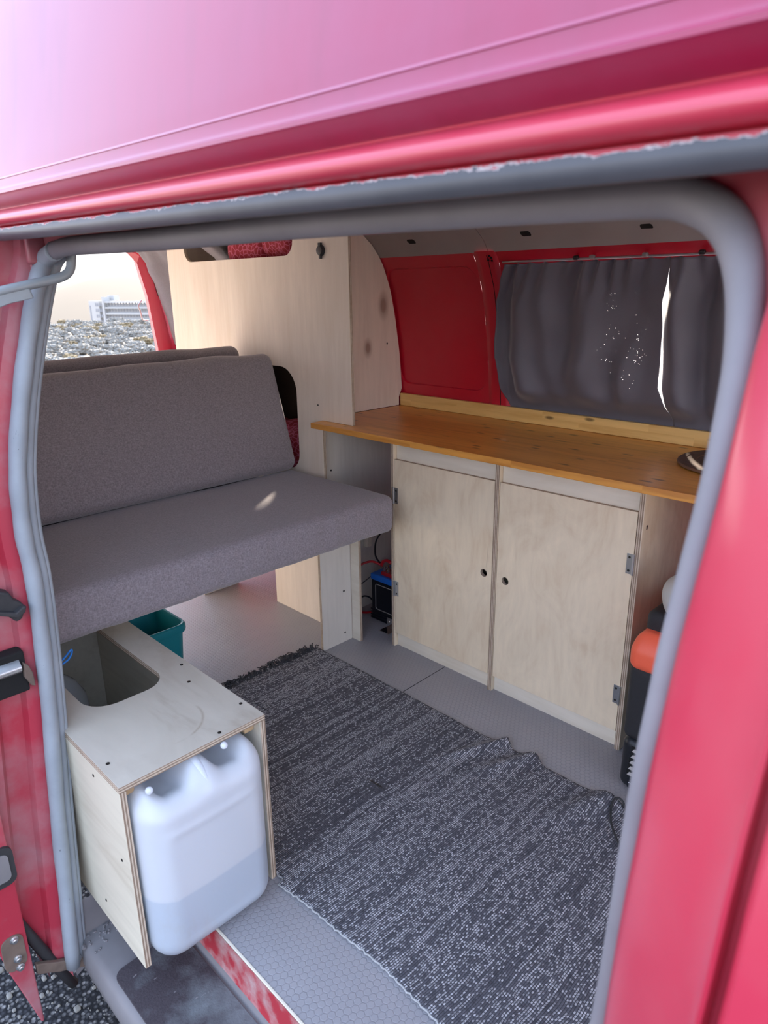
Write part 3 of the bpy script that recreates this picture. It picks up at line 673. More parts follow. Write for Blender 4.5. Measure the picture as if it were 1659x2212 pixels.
# --- step well
sx0, sx1, sz = .285, 1.345, -.085
mb = MB()
tread = [(-.5270, -.0005), (-.5275, -.02), (-.530, -.045), (-.532, -.075), (-.540, sz), (-.680, sz), (-.690, sz-.004), (-.697, sz-.014), (-.700, -.13), (-.694, -.17), (-.66, -.24)]
mb.grid(lambda u, v: (lambda t: (lambda i, f: (sx0+(sx1-sx0)*u, tread[i][0]+(tread[i+1][0]-tread[i][0])*f, tread[i][1]+(tread[i+1][1]-tread[i][1])*f))(min(int(t), len(tread)-2), t-min(int(t), len(tread)-2)))(v*(len(tread)-1)), 12, len(tread)-1)
mb.m = [0 if j < 3*12 else (1 if j < 9*12 else 0) for j in range(len(mb.f))]
mb.add([(sx0, -.52, 0), (sx0, -.712, 0), (sx0, -.712, -.17), (sx0, -.54, sz)], [(0, 1, 2, 3)], 1)
mb.add([(sx1, -.52, 0), (sx1, -.712, 0), (sx1, -.712, -.17), (sx1, -.54, sz)], [(0, 1, 2, 3)], 1)
mb.add([(.155, -.5212, 0), (sx0, -.5212, 0), (sx0, -.66, 0), (.155, -.66, 0)], [(0, 1, 2, 3)], 1)
st = obj('trim_4', mb, [M_SILL, M_DIRTY], smooth='auto'); tag(st, 'scraped red and grey step well below the open side door', 'step', kind='structure')
mt = [(onZ(u, v, sz).x, onZ(u, v, sz).y) for u, v in ((440, 2058), (248, 2108))]
lp = rrect(.412, sx1-.02, -.683, -.545, (.01, .01, .012, .02))
mm = obj('step_mat', MB().prism(lp, [], 2, sz+.0003, sz+.005, 0, 0), M_MAT, base=(.85, -.61, sz), bevel=.002); tag(mm, 'worn dark rubber mat lying on the door step', 'mat')
mb = MB(); mb.tube([(.30+.02*random.random(), -.698+.012*random.random(), -.086-.001*i) for i in range(2)], .004, 5)
for i in range(60):
    mb.rbox((.292+.05*random.random()**2, -.69+.10*random.random(), sz+.001), (.0022, .002, .0018), .0017, (1, 1, 1))
obj('grit', mb, M_DIRTY, st)['kind'] = 'stuff'
# --- sliding door, slid open behind the opening
dr = thing('sliding_door', 'dusty red sliding side door slid back past the opening, only its edge showing', 'door', (.0, -.82, -.2))
yi = -.788
def dprof(z): return interp(z, [-.205, -.14, -.05, .05, .3, .6, .9, 1.2], [-.792, -.806, -.826, -.842, -.862, -.865, -.845, -.76])
zs = [-.205, -.17, -.12, -.05, .05, .2, .3, .45, .6, .75, .9, 1.05, 1.2]
def din(z): return interp(z, [-.205, .3, .75, .9, 1.2], [-.787, -.786, -.775, -.765, -.69])
mb = MB(); vs = []
for x_ in (.302, -.75):
    for z in zs: vs += [(x_, din(z), z), (x_, dprof(z), z)]
n = len(zs); fs = []
for k in range(n-1):
    a = 2*k; fs += [(a, a+1, a+3, a+2)]; b = 2*n+a; fs += [(b+1, b, b+2, b+3)]
    fs += [(a, a+2, b+2, b), (a+1, b+1, b+3, a+3)]
fs += [(2*n-2, 2*n-1, 4*n-1, 4*n-2), (0, 2*n, 2*n+1, 1)]
mb.add(vs, fs, [1 if k % 4 == 3 and k < 4*(n-1) else 0 for k in range(len(fs))]); obj('door_panel', mb, [M_JAMB, M_RED], dr, bevel=.003)
c = onX(8, 1872, .304); mb = MB(); mb.prism([(c.y+a, c.z+b) for a, b in rrect(-.034, .017, -.040, .040, .016)], [], 0, .300, .309, 0, 0); rb = obj('rubber_pad', mb, M_BLACKR, dr, bevel=.003)
mb = MB(); mb.prism([(c.y+a, c.z+b) for a, b in rrect(-.034, .008, -.028, .028, .010)], [], 0, .308, .311, 0, 0); obj('pad_insert', mb, M_DIRTY, rb, bevel=.001)
c = onX(32, 2058, .304); mb = MB(); mb.prism([(c.y+a, c.z+b) for a, b in rrect(-.020, .018, -.040, .038, .016)], [], 0, .300, .305, 0, 0); pt = obj('bolt_plate', mb, M_RUST, dr, bevel=.002)
for (u, v) in ((30, 2030), (38, 2070), (44, 2088)):
    q = onX(u, v, .305); obj('bolt', MB().lathe([(.0075, 0), (.0075, .002), (.005, .003), (.005, .007), (.003, .008)], q, 12, axis=0), M_STEEL, pt)
pts = [onX(u, v, .296) for u, v in ((78, 2092), (100, 2088), (125, 2086), (160, 2078), (205, 2070))]
top = [(p.y, p.z+.012) for p in pts]; bot = [(p.y, p.z-.014) for p in reversed(pts)]
ar = obj('lower_arm', MB().prism(top+bot, [], 0, .290, .300, 0, 0), M_RUST, dr, bevel=.002)
q = onX(165, 2072, .300); obj('arm_bolt', MB().lathe([(.010, 0), (.010, .002), (.006, .003), (.006, .006)], q, 14, axis=0), M_STEEL, ar)
rod = spline([onX(u, v, .345) for u, v in ((154, 520), (154, 560), (151, 583), (138, 596), (110, 605), (60, 616), (0, 630), (-60, 646))], 6)
obj('upper_arm', MB().tube(rod, .0072, 12), M_GREYARM, dr, smooth=True, label='bent grey steel guide rod of the sliding door')
lp = [(onX(u, v, .345).y, onX(u, v, .345).z) for u, v in ((-60, 630), (0, 621), (62, 622), (72, 644), (20, 656), (0, 664), (-60, 690))]
obj('arm_bracket', MB().prism(lp, [], 0, .335, .350, 0, 0), M_GREYARM, dr, bevel=.002)
# ================================================================== FURNITURE
YC, YP, YF, YB, XR3, ZC = .5067, .445, .3945, .846, .8274, .75
T = .012
cab = thing('kitchen_cabinet', 'two door birch plywood kitchen cabinet under the pine worktop', 'cabinet', (.41, .68, 0))
for (x0, x1, lab) in ((0, .0125, None), (.4015, .4155, None), (XR3-.014, XR3, 'right end panel of the cabinet in shade')):
    pan('side_panel', cab, x0, x1, YC-.0025, YB-.01, 0, ZC-.0185, P_CAB, label=lab)
pan('back_panel', cab, .013, XR3-.016, YB-.022, YB-.012, .05, ZC-.02, P_SHADEPLY)
pan('shelf', cab, .0135, .4008, YC+.05, YB-.024, .35, .362, P_CAB); pan('shelf', cab, .4163, XR3-.0147, YC+.05, YB-.024, .35, .362, P_CAB)
for (x0, x1) in ((.013, .401), (.416, XR3-.0145)):
    pan('top_rail', cab, x0, x1, YC+.0125, YC+.0245, .600, ZC-.0185, P_RAIL)
    pan('plinth', cab, x0, x1, YC+.0125, YC+.0245, 0, .080, P_RAIL)
for k, (x0, x1, hx) in enumerate(((.0140, .3998, .372), (.4172, XR3-.0155, .447))):
    hz = (.372, .368)[k]
    hole = [(hx+.0115*cos(2*pi*i/24), hz+.0115*sin(2*pi*i/24)) for i in range(24)]
    d = obj('door', MB().prism([(x0, .052), (x1, .052), (x1, .652), (x0, .652)], [hole], 1, YC-.0005, YC+.0115), [P_CAB, E_Y], cab, bevel=.0009, label=('left', 'right')[k]+' plywood cabinet door with a round finger hole')
    for z in ((.535, .215), (.520, .160))[k]:
        mb = MB(); hx0 = x0 if k == 0 else x1; s_ = 1 if k == 0 else -1
        mb.box(min(hx0-s_*.002, hx0+s_*.016), max(hx0-s_*.002, hx0+s_*.016), YC-.0023, YC-.0007, z-.026, z+.026)
        mb.tube([(hx0-s_*.002, YC-.0040, z-.027), (hx0-s_*.002, YC-.0040, z+.027)], .0030, 8)
        h = obj('hinge', mb, M_STEEL, d, bevel=.0004)
        for dz in (-.017, .017): screw(d, (hx0+s_*.009, YC-.0024, z+dz), 1, -1, .003)
screw(cab, (XR3+.0002, YC+.02, .615), 0, 1); screw(cab, (XR3+.0002, YC+.02, .61), 0, 1, .003)
# worktop with upstand
ct = thing('countertop', 'long oiled pine worktop with an upstand along the red wall', 'countertop', (.45, .62, ZC-.018))
outer = [(-.254, YF), (1.20, YF), (1.20, YB+.016), (-.285, YB+.016), (-.285, YP+.0135), (-.254, YP+.0135)]
obj('board', MB().prism(outer, [], 2, ZC-.018, ZC, 0, 0), M_COUNTER, ct, bevel=.002)
obj('upstand', MB().box(-.283, 1.19, YB, YB+.015, ZC+.0005, .7905+.004), M_SPLASH, ct, bevel=.0015, label='pale pine upstand at the back of the worktop')
pan('support_panel', ct, 1.17, 1.185, YF+.12, YB, 0, ZC-.0185, P_CAB)
# cupboard behind
cp = thing('storage_cupboard', 'tall pale plywood cupboard with rounded cut-outs between bench and worktop', 'cupboard', (-.6, .65, 0))
outer = [(-.57, 0), (-.134, 0), (-.134, .44), (-.2545, .44), (-.2545, ZC+.0005), (-.108, ZC+.0005), (-.108, 1.384), (-1.16, 1.384), (-1.16, .44), (-.57, .44)]
h_low = rrect(-.80, -.383, .56, .912, (.06, .085, .06, .06), 8); h_up = rrect(-1.03, -.368, 1.264, 1.36, .045, 8)
obj('front_panel', MB().prism(outer, [h_low, h_up], 1, YP, YP+.012), [P_PANEL, E_Y], cp, bevel=.0008)
XK = -.288
kz = [.7505+.0305*i for i in range(20)]
kp = [(YP+.0125, kz[0])]+[(min(W(z)-.004, .8455 if z < .80 else 9), z) for z in kz]+[(YP+.0125, kz[-1])]
P_KNOT = ply('knotty poplar ply', (.74, .64, .54), (.67, .56, .46), 'Z', 1.2, .3, spots=[(onX(828, 660, XK)-Vector((-.6, .65, 0)), .030, .55), (onX(795, 752, XK)-Vector((-.6, .65, 0)), .024, .6)])
obj('side_panel', MB().prism(kp, [], 0, XK-.012, XK), [P_KNOT, E_X], cp, bevel=.0008, label='knotty side panel shaped to the curved wall')
pan('side_panel', cp, XK-.012, XK, YP+.0125, .86, 0, ZC-.0185, P_SHADEPLY, label='lower side panel below the worktop, shade greyed into its colour')
obj('side_panel', MB().prism([(YP+.0125, .44)]+[(W(z)-.085, z) for z in [.44+.05*i for i in range(19)]]+[(YP+.0125, 1.34)], [], 0, -1.16, -1.148), [P_PANEL, E_X], cp)
pan('shelf', cp, -1.147, XK-.0125, YP+.0125, .70, 1.246, 1.258, P_PANEL)
pan('shelf', cp, -1.147, XK-.0125, YP+.0125, .845, .44, .452, P_PANEL)
bh = [(-.755+.07*cos(2*pi*i/20), 1.02+.07*sin(2*pi*i/20)) for i in range(20)]
obj('back_panel', MB().prism([(-1.14, .455), (XK-.0135, .455), (XK-.0135, 1.244), (-1.14, 1.244)], [bh], 1, .722, .728, 0, 0), M_SHADESHEET, cp, label='dark shade sheet inside the cupboard')  # added dark sheet for the cupboard's deep shade; its hole passes the sun
pan('support_post', cp, -.1335, -.094, YP-.0005, YP+.0115, 0, .443, P_RAIL)
q = onX(791, 1172, XK); obj('wall_block', MB().box(XK+.0005, XK+.018, q.y-.012, q.y+.012, q.z-.012, q.z+.06), P_RAIL, cp, bevel=.002)
screw(cp, onX(715, 1016, XK)+Vector((.0004, 0, 0)), 0, 1); screw(cp, onX(836, 742, XK)+Vector((.0004, 0, 0)), 0, 1)
screw(cp, onY(687, 875, YP), 1, -1, .003)
sc_ = onY(694, 541, YP); mb = MB(); mb.lathe([(.0165, 0), (.0165, -.004), (.013, -.006), (.0125, -.010), (.004, -.011)], sc_, 28, axis=1)
so = obj('socket', mb, M_BLACK, cp, smooth='auto', label='round black power socket with hinged cap')
obj('cap_tab', MB().box(sc_.x-.006, sc_.x+.006, sc_.y-.009, sc_.y-.001, sc_.z+.013, sc_.z+.022), M_BLACK, so, bevel=.001)
obj('cap_tab', MB().box(sc_.x-.004, sc_.x+.004, sc_.y-.008, sc_.y-.001, sc_.z-.024, sc_.z-.014), M_BLACK, so, bevel=.001)
# bench
bn = thing('bench_frame', 'plywood bench frame with an upright board under the grey seat', 'bench', (-.35, -.1, 0))
pan('seat_board', bn, -.86, .055, -.60, YP-.004, .4435, .4555, P_BOX)
pan('leg_board', bn, -.1455, -.1335, .312, YP-.0015, 0, .443, P_SHADEPLY)
pan('leg_board', bn, -.84, -.828, -.58, -.40, 0, .443, P_SHADEPLY); pan('leg_board', bn, -.84, -.828, .28, YP-.004, 0, .443, P_SHADEPLY); pan('leg_board', bn, -.40, -.388, -.60, -.45, 0, .443, P_SHADEPLY)
for z in (.19, .035): screw(bn, (-.1333, YP-.035, z), 0, 1)
def wr_(p, s_, a): return a*noise.noise(Vector((p.x*s_[0], p.y*s_[1], p.z*s_[2])))
def seatf(p):
    q = p.copy()
    top = sstep(.02, .056, p.z)
    q.z += top*(.008*(1-(p.x/.25)**2)*(1-(p.y/.53)**4)) + wr_(p, (7, 5, 3), .004)*top
    fr = sstep(.20, .245, p.x)
    q.x += fr*(.006*cos(p.z/.057*1.4)-.002) + fr*wr_(p, (3, 26, 4), .0035)
    q.y += wr_(p, (6, 1, 12), .004)*(1 if abs(p.y) > .48 else 0)
    q.z += fr*(1-top)*wr_(p, (3, 12, 3), .003)
    return q
seat = obj('seat_cushion', MB().rbox((-.150, -.105, .513), (.250, .525, .057), .022, (40, 90, 10), seatf), M_CUSH, base=(-.15, -.105, .4565), smooth=True)
tag(seat, 'grey upholstered seat cushion lying flat on the bench', 'cushion')
def lean(c, ang, fn):
    ca, sa = cos(ang), sin(ang)
    def g(p):
        q = fn(p) if fn else p.copy()
        return Vector((q.x*ca-q.z*sa, q.y, q.x*sa+q.z*ca))
    return g
def backf(p):
    q = p.copy(); f = sstep(.02, .05, p.x)
    q.x += f*.010*(1-(p.z/.2)**2)*(1-(p.y/.51)**4) + wr_(p, (3, 4, 5), .004)*f
    q.z += sstep(.15, .2, p.z)*(wr_(p, (4, 5, 1), .010)+.004)
    q.x += sstep(.12, .2, p.z)*wr_(p, (2, 14, 6), .003); return q
AL = .30
bc = Vector((-.350, 0, .576)); hh = .2
cen = Vector((-.350-.05*cos(AL)-hh*sin(AL), -.09, .576+hh*cos(AL)-.05*sin(AL)+.004))
bk = obj('backrest_cushion', MB().rbox(cen, (.05, .51, .198), .032, (10, 80, 40), lean(cen, AL, backf)), M_CUSH, base=(-.42, -.09, .572), smooth=True)
tag(bk, 'grey upholstered backrest cushion leaning behind the seat', 'cushion')
c2 = Vector((-.655, -.10, .7175))
b2 = obj('spare_cushion', MB().rbox(c2, (.062, .505, .254), .030, (8, 60, 30), lean(c2, .16, lambda p: p+Vector((wr_(p, (3, 9, 5), .004), 0, sstep(.2, .26, p.z)*wr_(p, (5, 6, 1), .006))))), M_CUSH, base=(-.655, -.10, .457), smooth=True)
tag(b2, 'second grey bed cushion standing behind the backrest cushion', 'cushion')
# water box
bx_ = thing('water_box', 'open plywood box with a cut-out top holding the water can', 'box', (.13, -.52, 0))
BX0, BX1, BYN, BYF, BZ = -.24, .516, -.6585, -.3690, .3895
hole = rrect(-.13, .274, -.598, -.437, (.055, .05, .03, .03), 8)
def worn_top():
    m = NT('stained box top'); s = m.tc.outputs['Object']
    v = m.mapping(scale=(.3, 1, 1)); f = m.noise(v, 9, 5, .6, .8)
    c = m.ramp(f, (.32, (.44, .38, .30)), (.5, (.565, .515, .43)), (.7, (.62, .57, .48)))
    g = m.ramp(m.noise(m.mapping(), 5, 5, .6), (.55, 0.0), (.75, 1.0)); c = m.mix(m.math('MULTIPLY', g, .25), c, (.30, .25, .19))
    d = m.n('VectorMath', operation='DISTANCE'); q = m.n('VectorMath', operation='MULTIPLY'); m.l(s, q.inputs[0]); q.inputs[1].default_value = (1, 1, 0); m.l(q.outputs[0], d.inputs[0]); d.inputs[1].default_value = (.40-.13, -.52+.52, 0)
    rg = m.ramp(m.math('ABSOLUTE', m.math('SUBTRACT', d.outputs['Value'], .075)), (.001, 1.0), (.003, 0.0))
    rg = m.math('MULTIPLY', rg, m.ramp(m.noise(m.mapping(), 12, 2), (.5, 0.0), (.6, 1.0)))
    c = m.mix(m.math('MULTIPLY', rg, .5), c, (.30, .22, .14)); m.set(Base_Color=c, Roughness=.6); return m.mat
obj('top_panel', MB().prism([(BX0, BYN), (BX1, BYN), (BX1, BYF), (BX0, BYF)], [hole], 2, BZ-.012, BZ), [worn_top(), E_Z], bx_, bevel=.0008)
P_NEAR = ply('box ply with knot', (.66, .61, .48), (.54, .48, .36), 'X', 1.0, .8, spots=[(onY(152, 1788, BYN)-Vector((.13, -.52, 0)), .022, .7)])
pan('near_panel', bx_, BX0, BX1, BYN, BYN+.012, 0, BZ-.0125, P_NEAR)
pan('far_panel', bx_, BX0, BX1, BYF-.012, BYF, 0, BZ-.0125, P_BOX)
pan('end_panel', bx_, BX0, BX0+.012, BYN+.0125, BYF-.0125, 0, BZ-.0125, P_BOX)
for y0 in (BYF-.034, BYN+.0125): obj('batten', MB().box(.30, BX1-.022, y0, y0+.0215, BZ-.038, BZ-.0125), M_CLEAT, bx_, bevel=.001)
for (u, v) in ((392, 1436), (408, 1473), (520, 1520), (233, 1650), (474, 1583)): screw(bx_, onZ(u, v, BZ)+Vector((0, 0, .0002)), 2, 1)
for (u, v) in ((202, 1675), (264, 1858), (230, 1944)): screw(bx_, onY(u, v, BYN)-Vector((0, .0002, 0)), 1, -1, .003)
# water can
cn = thing('water_can', 'milky white plastic water can half full, standing in the plywood box', 'water can', (.41, -.52, 0))
ccx, ccy = .410, -.518; hx_, hy_, hz_ = .150, .1235, .183
def canf(p):
    q = p.copy()
    tz = sstep(.10, hz_, p.z)
    tx = p.x/hx_; ty = p.y/hy_
    # finger recesses either side of the handle ridge
    for s_ in (-1, 1):
        a = (p.y-s_*.056)/.032; b = (p.x-.050)/.068
        k = exp(-(a*a)**2-(b*b)**2) if abs(a) < 3 and abs(b) < 3 else 0
        q.z -= .048*k*sstep(.13, .18, p.z)
    fr = sstep(.10, hx_, p.x)
    q.x += fr*(.008*(1-ty*ty)*(1-(p.z/hz_)**2))
    q.z -= .018*sstep(.085, .15, p.x)*tz*(1-.5*exp(-(p.y/.03)**2))
    fl_ = fr*sstep(.045, .06, abs(p.y))*0
    # faint panel frame on the face
    e_ = max(abs(p.y)/.085, abs(p.z+.02)/.12); q.x += fr*.0025*(sstep(.9, 1.0, e_)-sstep(1.0, 1.1, e_))
    return q
body = obj('can_body', MB().rbox((ccx, ccy, hz_+.001), (hx_, hy_, hz_), .048, (44, 44, 44), canf), M_CAN, cn, smooth=True)
obj('water', MB().rbox((ccx, ccy, .077), (hx_-.004, hy_-.004, .072), .045, (10, 10, 6), lambda p: Vector((p.x+.006*sstep(.1, .15, p.x), p.y, min(p.z, .052) if True else p.z))), M_WATER, cn, smooth='auto', label='water showing through the lower half of the can')
for (u, v) in ((322, 1708), (484, 1610)):
    q = onX(u, v, .528); obj('knob', MB().rbox(q, (.0065, .0065, .0065), .0064, (1, 1, 1)), M_CAN, cn, smooth=True)
mb = MB(); hp = spline([(.545, ccy, .318), (.535, ccy, .340), (.505, ccy, .357), (.45, ccy, .362), (.38, ccy, .362), (.34, ccy, .35)], 5); mb.tube(hp, .0135, 10, ell=.8); obj('handle', mb, M_CAN, cn, smooth=True)
# clear bottle inside the cut-out, blue cord
bt = thing('water_bottle', 'clear plastic bottle standing inside the box cut-out', 'bottle', (-.085, -.548, .0))
mb = MB(); mb.lathe([(.060, 0), (.068, .012), (.068, .20), (.064, .235), (.045, .272), (.022, .295), (.020, .305)], (-.085, -.548, .001), 32); obj('bottle_body', mb, M_CLEAR, bt, smooth='auto')
obj('cap', MB().lathe([(.023, .30), (.023, .325), (.020, .328)], (-.085, -.548, .001), 24), M_BEIGE, bt, smooth='auto')
cps = spline([onX(u, v, .16) for u, v in ((95, 1460), (120, 1440), (140, 1420), (153, 1404), (155, 1410), (148, 1424), (128, 1440), (100, 1462))], 5)
tag(obj('blue_cord', MB().tube(cps, .0022, 6), M_CORD, base=cps[0], smooth=True), 'bright blue cord loop hanging under the seat by the box', 'cord')
# teal bin
bi = thing('waste_bin', 'teal plastic bin under the bench behind the plywood box', 'bin', (-.30, -.165, 0))
bz = .222; p_fr = onZ(410, 1343, bz); p_fl = onZ(330, 1376, bz); p_br = onZ(372, 1330, bz)
bx1 = p_fr.x; by1 = p_fr.y-.005; bx0 = bx1-.22; by0 = by1-.17
def binloop(s_, z, r=.03): cx_, cy_ = (bx0+bx1)/2, (by0+by1)/2; return [(cx_+(a-cx_)*s_, cy_+(b-cy_)*s_, z) for a, b in rrect(bx0, bx1, by0, by1, r, 5)]
loops = [binloop(.05, .001), binloop(.80, .001), binloop(.82, .006), binloop(.93, bz-.03), binloop(.93, bz-.028), binloop(1.0, bz-.026), binloop(1.02, bz-.018), binloop(1.01, bz-.004), binloop(.97, bz), binloop(.92, bz-.002), binloop(.90, bz-.01), binloop(.79, .006), binloop(.05, .006)]
mb = MB(); n = len(loops[0]); mb.add([p for l in loops for p in l], [(k*n+i, k*n+(i+1) % n, (k+1)*n+(i+1) % n, (k+1)*n+i) for k in range(len(loops)-1) for i in range(n)]); mb.add(loops[0], [tuple(range(n))]); mb.add(loops[-1], [tuple(range(n))])
obj('bin_body', mb, M_TEAL, bi, smooth='auto')
# rug
rg = thing('rug', 'dark grey and white woven cotton rug with a fringed end on the floor', 'rug', (.5, -.03, 0))
RX0, RX1, RY0, RY1 = -.165, 1.36, -.372, .308
def rugz(x_, y_):
    z = 0
    for (cx_, w, a, sl_) in ((.60, .018, .015, .55), (.685, .022, .013, .5), (.90, .035, .024, .35)):
        k = exp(-((x_-cx_-sl_*(y_-RY1))/w)**2)*sstep(RY1-.20, RY1-.02, y_); z += a*k
    z += .004*exp(-((x_-.86+.3*(y_+.05))/.03)**2)*sstep(-.25, -.1, y_)*(1-sstep(.0, .12, y_))
    return z+.0012*noise.noise(Vector((x_*6, y_*6, 0)))
def rugf(u, v):
    x_ = RX0+(RX1-RX0)*u; y_ = RY0+(RY1-RY0)*v
    ed = .004*noise.noise(Vector((x_*9, v*3, 1)))+(.010*sin(x_*9+.5) if v < .5 else .0)*(1-v)
    if x_ < .54 and v < .5: ed = max(ed, .006)
    y2 = y_+ed + (.018*(exp(-((x_-.60)/.02)**2)+exp(-((x_-.69)/.025)**2)) if v > .9 else 0)*(v-.9)*10
    return (x_, y2, .0058+.0014+rugz(x_, y_))
obj('weave', MB().slab(rugf, 300, 110, (0, 0, -.0052)), M_RUG, rg, smooth=True)
hem = [Vector(rugf(i/220, 0))+Vector((0, -.001, -.002)) for i in range(221)]
obj('hem', MB().tube([p+Vector((0, .0015*sin(i*2.2), .0012*sin(i*2.9))) for i, p in enumerate(hem)], .0021, 5), M_HEM, rg, smooth=True, label='pale stitched hem of the rug')
mb = MB()
for i in range(300):
    y_ = RY0+.005+(RY1-RY0-.01)*random.random(); L = .022+.022*random.random(); a = pi+random.gauss(0, .55); b = random.gauss(0, .5)
    p = [(RX0+.006, y_, .006)]
    for k in range(1, 5):
        t = k/4; p.append((RX0+.006+L*t*cos(a+b*t), y_+L*t*sin(a+b*t), .0045+random.random()*.004+.014*sin(pi*t)*random.random()))
    mb.tube(p, .0017, 4)
fr_ = obj('fringe', mb, M_FRINGE, rg, smooth=True, label='curly charcoal fringe along the rug end'); fr_['kind'] = 'stuff'
# cooler
co = thing('cooler', 'black and orange portable cool box half hidden by the door pillar', 'cooler', (1.07, .55, 0))
cx0, cy0 = .884, .380; cw, cdp = .34, .36; ccx_, ccy_ = cx0+cw/2, cy0+cdp/2
obj('base', MB().rbox((ccx_, ccy_, .0705), (cw/2, cdp/2, .070), .022, (10, 10, 6)), M_COOLS, co, smooth=True)
obj('body', MB().rbox((ccx_, ccy_, .236), (cw/2+.001, cdp/2+.001, .098), .018, (8, 8, 8)), M_COOL, co, smooth=True)
obj('band', MB().rbox((ccx_, ccy_, .367), (cw/2+.004, cdp/2+.006, .046), .022, (8, 8, 6), lambda p: Vector((p.x*(1-.05*sstep(.0, .046, p.z)), p.y*(1-.10*sstep(.0, .046, p.z)), p.z))), M_ORANGE, co, smooth=True, label='orange lid rim')
obj('lid', MB().rbox((ccx_, ccy_+.02, .426), (cw/2-.008, cdp/2-.022, .030), .018, (6, 6, 4)), M_COOL, co, smooth=True)
for k in range(5):
    z = .118-.0165*k; yv = cy0-.0005; x0 = .914+.0015*(4-k)-.004
    mb = MB(); mb.box(x0-.004, x0+.075, yv-.0006, yv+.001, z-.006, z+.006); sl_ = obj('vent_slot', mb, M_DARKHOLE, co)
    mb = MB(); mb.add([(x0+.003, yv-.0008, z+.001), (x0+.075, yv-.0008, z+.001), (x0+.075, yv-.004, z-.006), (x0-.001, yv-.004, z-.006)], [(0, 1, 2, 3)]); mb.add([(x0-.001, yv-.004, z-.006), (x0+.075, yv-.004, z-.006), (x0+.075, yv-.0008, z-.0072), (x0-.001, yv-.0008, z-.0072)], [(0, 1, 2, 3)])
    obj('vent_slat', mb, M_GREYMET, co)
mb = MB(); mb.box(.911, .975, cy0-.0012, cy0+.001, .010, .034); lbp = obj('rating_label', mb, M_BATT, co)
mb = MB(); mb.box(.9135, .9165, cy0-.0016, cy0-.0011, .0225, .0245); mb.box(.9185, .924, cy0-.0016, cy0-.0011, .0215, .0235); mb.box(.926, .934, cy0-.0016, cy0-.0011, .0215, .0235); obj('print', mb, M_WHITE, lbp)
jg = thing('round_jug', 'rounded off-white plastic jug on top of the cool box', 'jug', (.972, .455, .457))
mb = MB(); mb.lathe([(p.x, p.y) for p in spline([(.036, 0, 0), (.048, .008, 0), (.056, .030, 0), (.058, .050, 0), (.053, .070, 0), (.040, .084, 0), (.024, .090, 0)], 5)], (.972, .455, .4575), 40); obj('jug_body', mb, M_BEIGE, jg, smooth=True)
obj('lid', MB().lathe([(.026, .0905), (.026, .100), (.022, .103)], (.972, .455, .4575), 24), M_BEIGE, jg, smooth='auto')
cb = spline([onZ(u, v, .016) for u, v in ((1368, 1800), (1356, 1775), (1352, 1752), (1346, 1737), (1334, 1732), (1323, 1738), (1319, 1754), (1321, 1780), (1331, 1808), (1343, 1832), (1362, 1868))], 6)
for i, p in enumerate(cb):
    p.z = max(.014, rugz(p.x, p.y)+.0125)
tag(obj('power_cable', MB().tube(cb, .0026, 8), M_BLACKR, base=cb[0], smooth=True), 'looped black power cable lying on the rug edge', 'cable')
pc = Vector((.957, .700, ZC)); pt = thing('round_board', 'dark brown round board on the worktop beside the door pillar', 'board', pc)
obj('disc', MB().lathe([(.128, .001), (.134, .004), (.135, .010), (.131, .0125), (.118, .0120), (.115, .0105), (.030, .0105)], pc, 56), M_PLATE, pt)
obj('rim', MB().lathe([(.1355, .003), (.1365, .006), (.1360, .009), (.1350, .0095)], pc, 56, cap=False), M_PLATER, pt, smooth='auto')
obj('ring_groove', MB().lathe([(.094, .0106), (.094, .0112), (.0915, .0112), (.0915, .0106)], pc, 56, cap=False), M_PLATER, pt)
# battery and wiring
ba = thing('battery', 'black leisure battery with a blue lid between cupboard and cabinet', 'battery', (-.115, .68, 0))
bx0_, bx1_, by0_, by1_ = -.198, -.030, .600, .775
obj('case', MB().rbox(((bx0_+bx1_)/2, (by0_+by1_)/2, .079), ((bx1_-bx0_)/2, (by1_-by0_)/2, .078), .006, (2, 2, 2)), M_BATT, ba, smooth='auto')
for k in range(4): obj('foot_rib', MB().box(bx0_-.003, bx1_, by0_-.003, by1_, .004+.011*k, .009+.011*k), M_BATT, ba, bevel=.001)
fr2 = rrect(bx0_+.022, bx1_-.01, .045, .145, .008); fr3 = rrect(bx0_+.0245, bx1_-.0125, .0475, .1425, .007)
obj('case_frame', MB().prism(fr2, [fr3], 1, by0_-.0015, by0_+.001, 0, 0), M_GREYMET, ba)
obj('lid', MB().rbox(((bx0_+bx1_)/2, (by0_+by1_)/2, .1685), ((bx1_-bx0_)/2+.002, (by1_-by0_)/2+.002, .0115), .004, (2, 2, 2)), M_BLUE, ba, smooth='auto', label='blue battery lid')
mb = MB(); q = Vector((-.128, .630, .190))
mb.box(q.x-.030, q.x+.030, q.y-.020, q.y+.020, q.z-.010, q.z+.004); obj('clamp_base', mb, M_REDC, ba, bevel=.003)
for i in range(3):
    for j in range(2): obj('clamp_nut', MB().lathe([(.0075, 0), (.0075, .009), (.004, .010), (.004, .018), (.0025, .019)], (q.x-.02+.02*i, q.y-.010+.018*j, q.z+.004), 6), M_CHROME, ba)
def cab_(name, px, x_, r, mat, lab):
    pts = spline([onX(u, v, x_) if not isinstance(x_, list) else onX(u, v, x_[i]) for i, (u, v) in enumerate(px)], 6)
    tag(obj(name, MB().tube(pts, r, 8), mat, base=pts[0], smooth=True), lab, 'cable')
cab_('battery_cable', ((770, 1228), (783, 1218), (800, 1213), (812, 1215), (826, 1222)), [-.20, -.19, -.17, -.15, -.128], .0042, M_REDC, 'red cable arching onto the battery clamp')
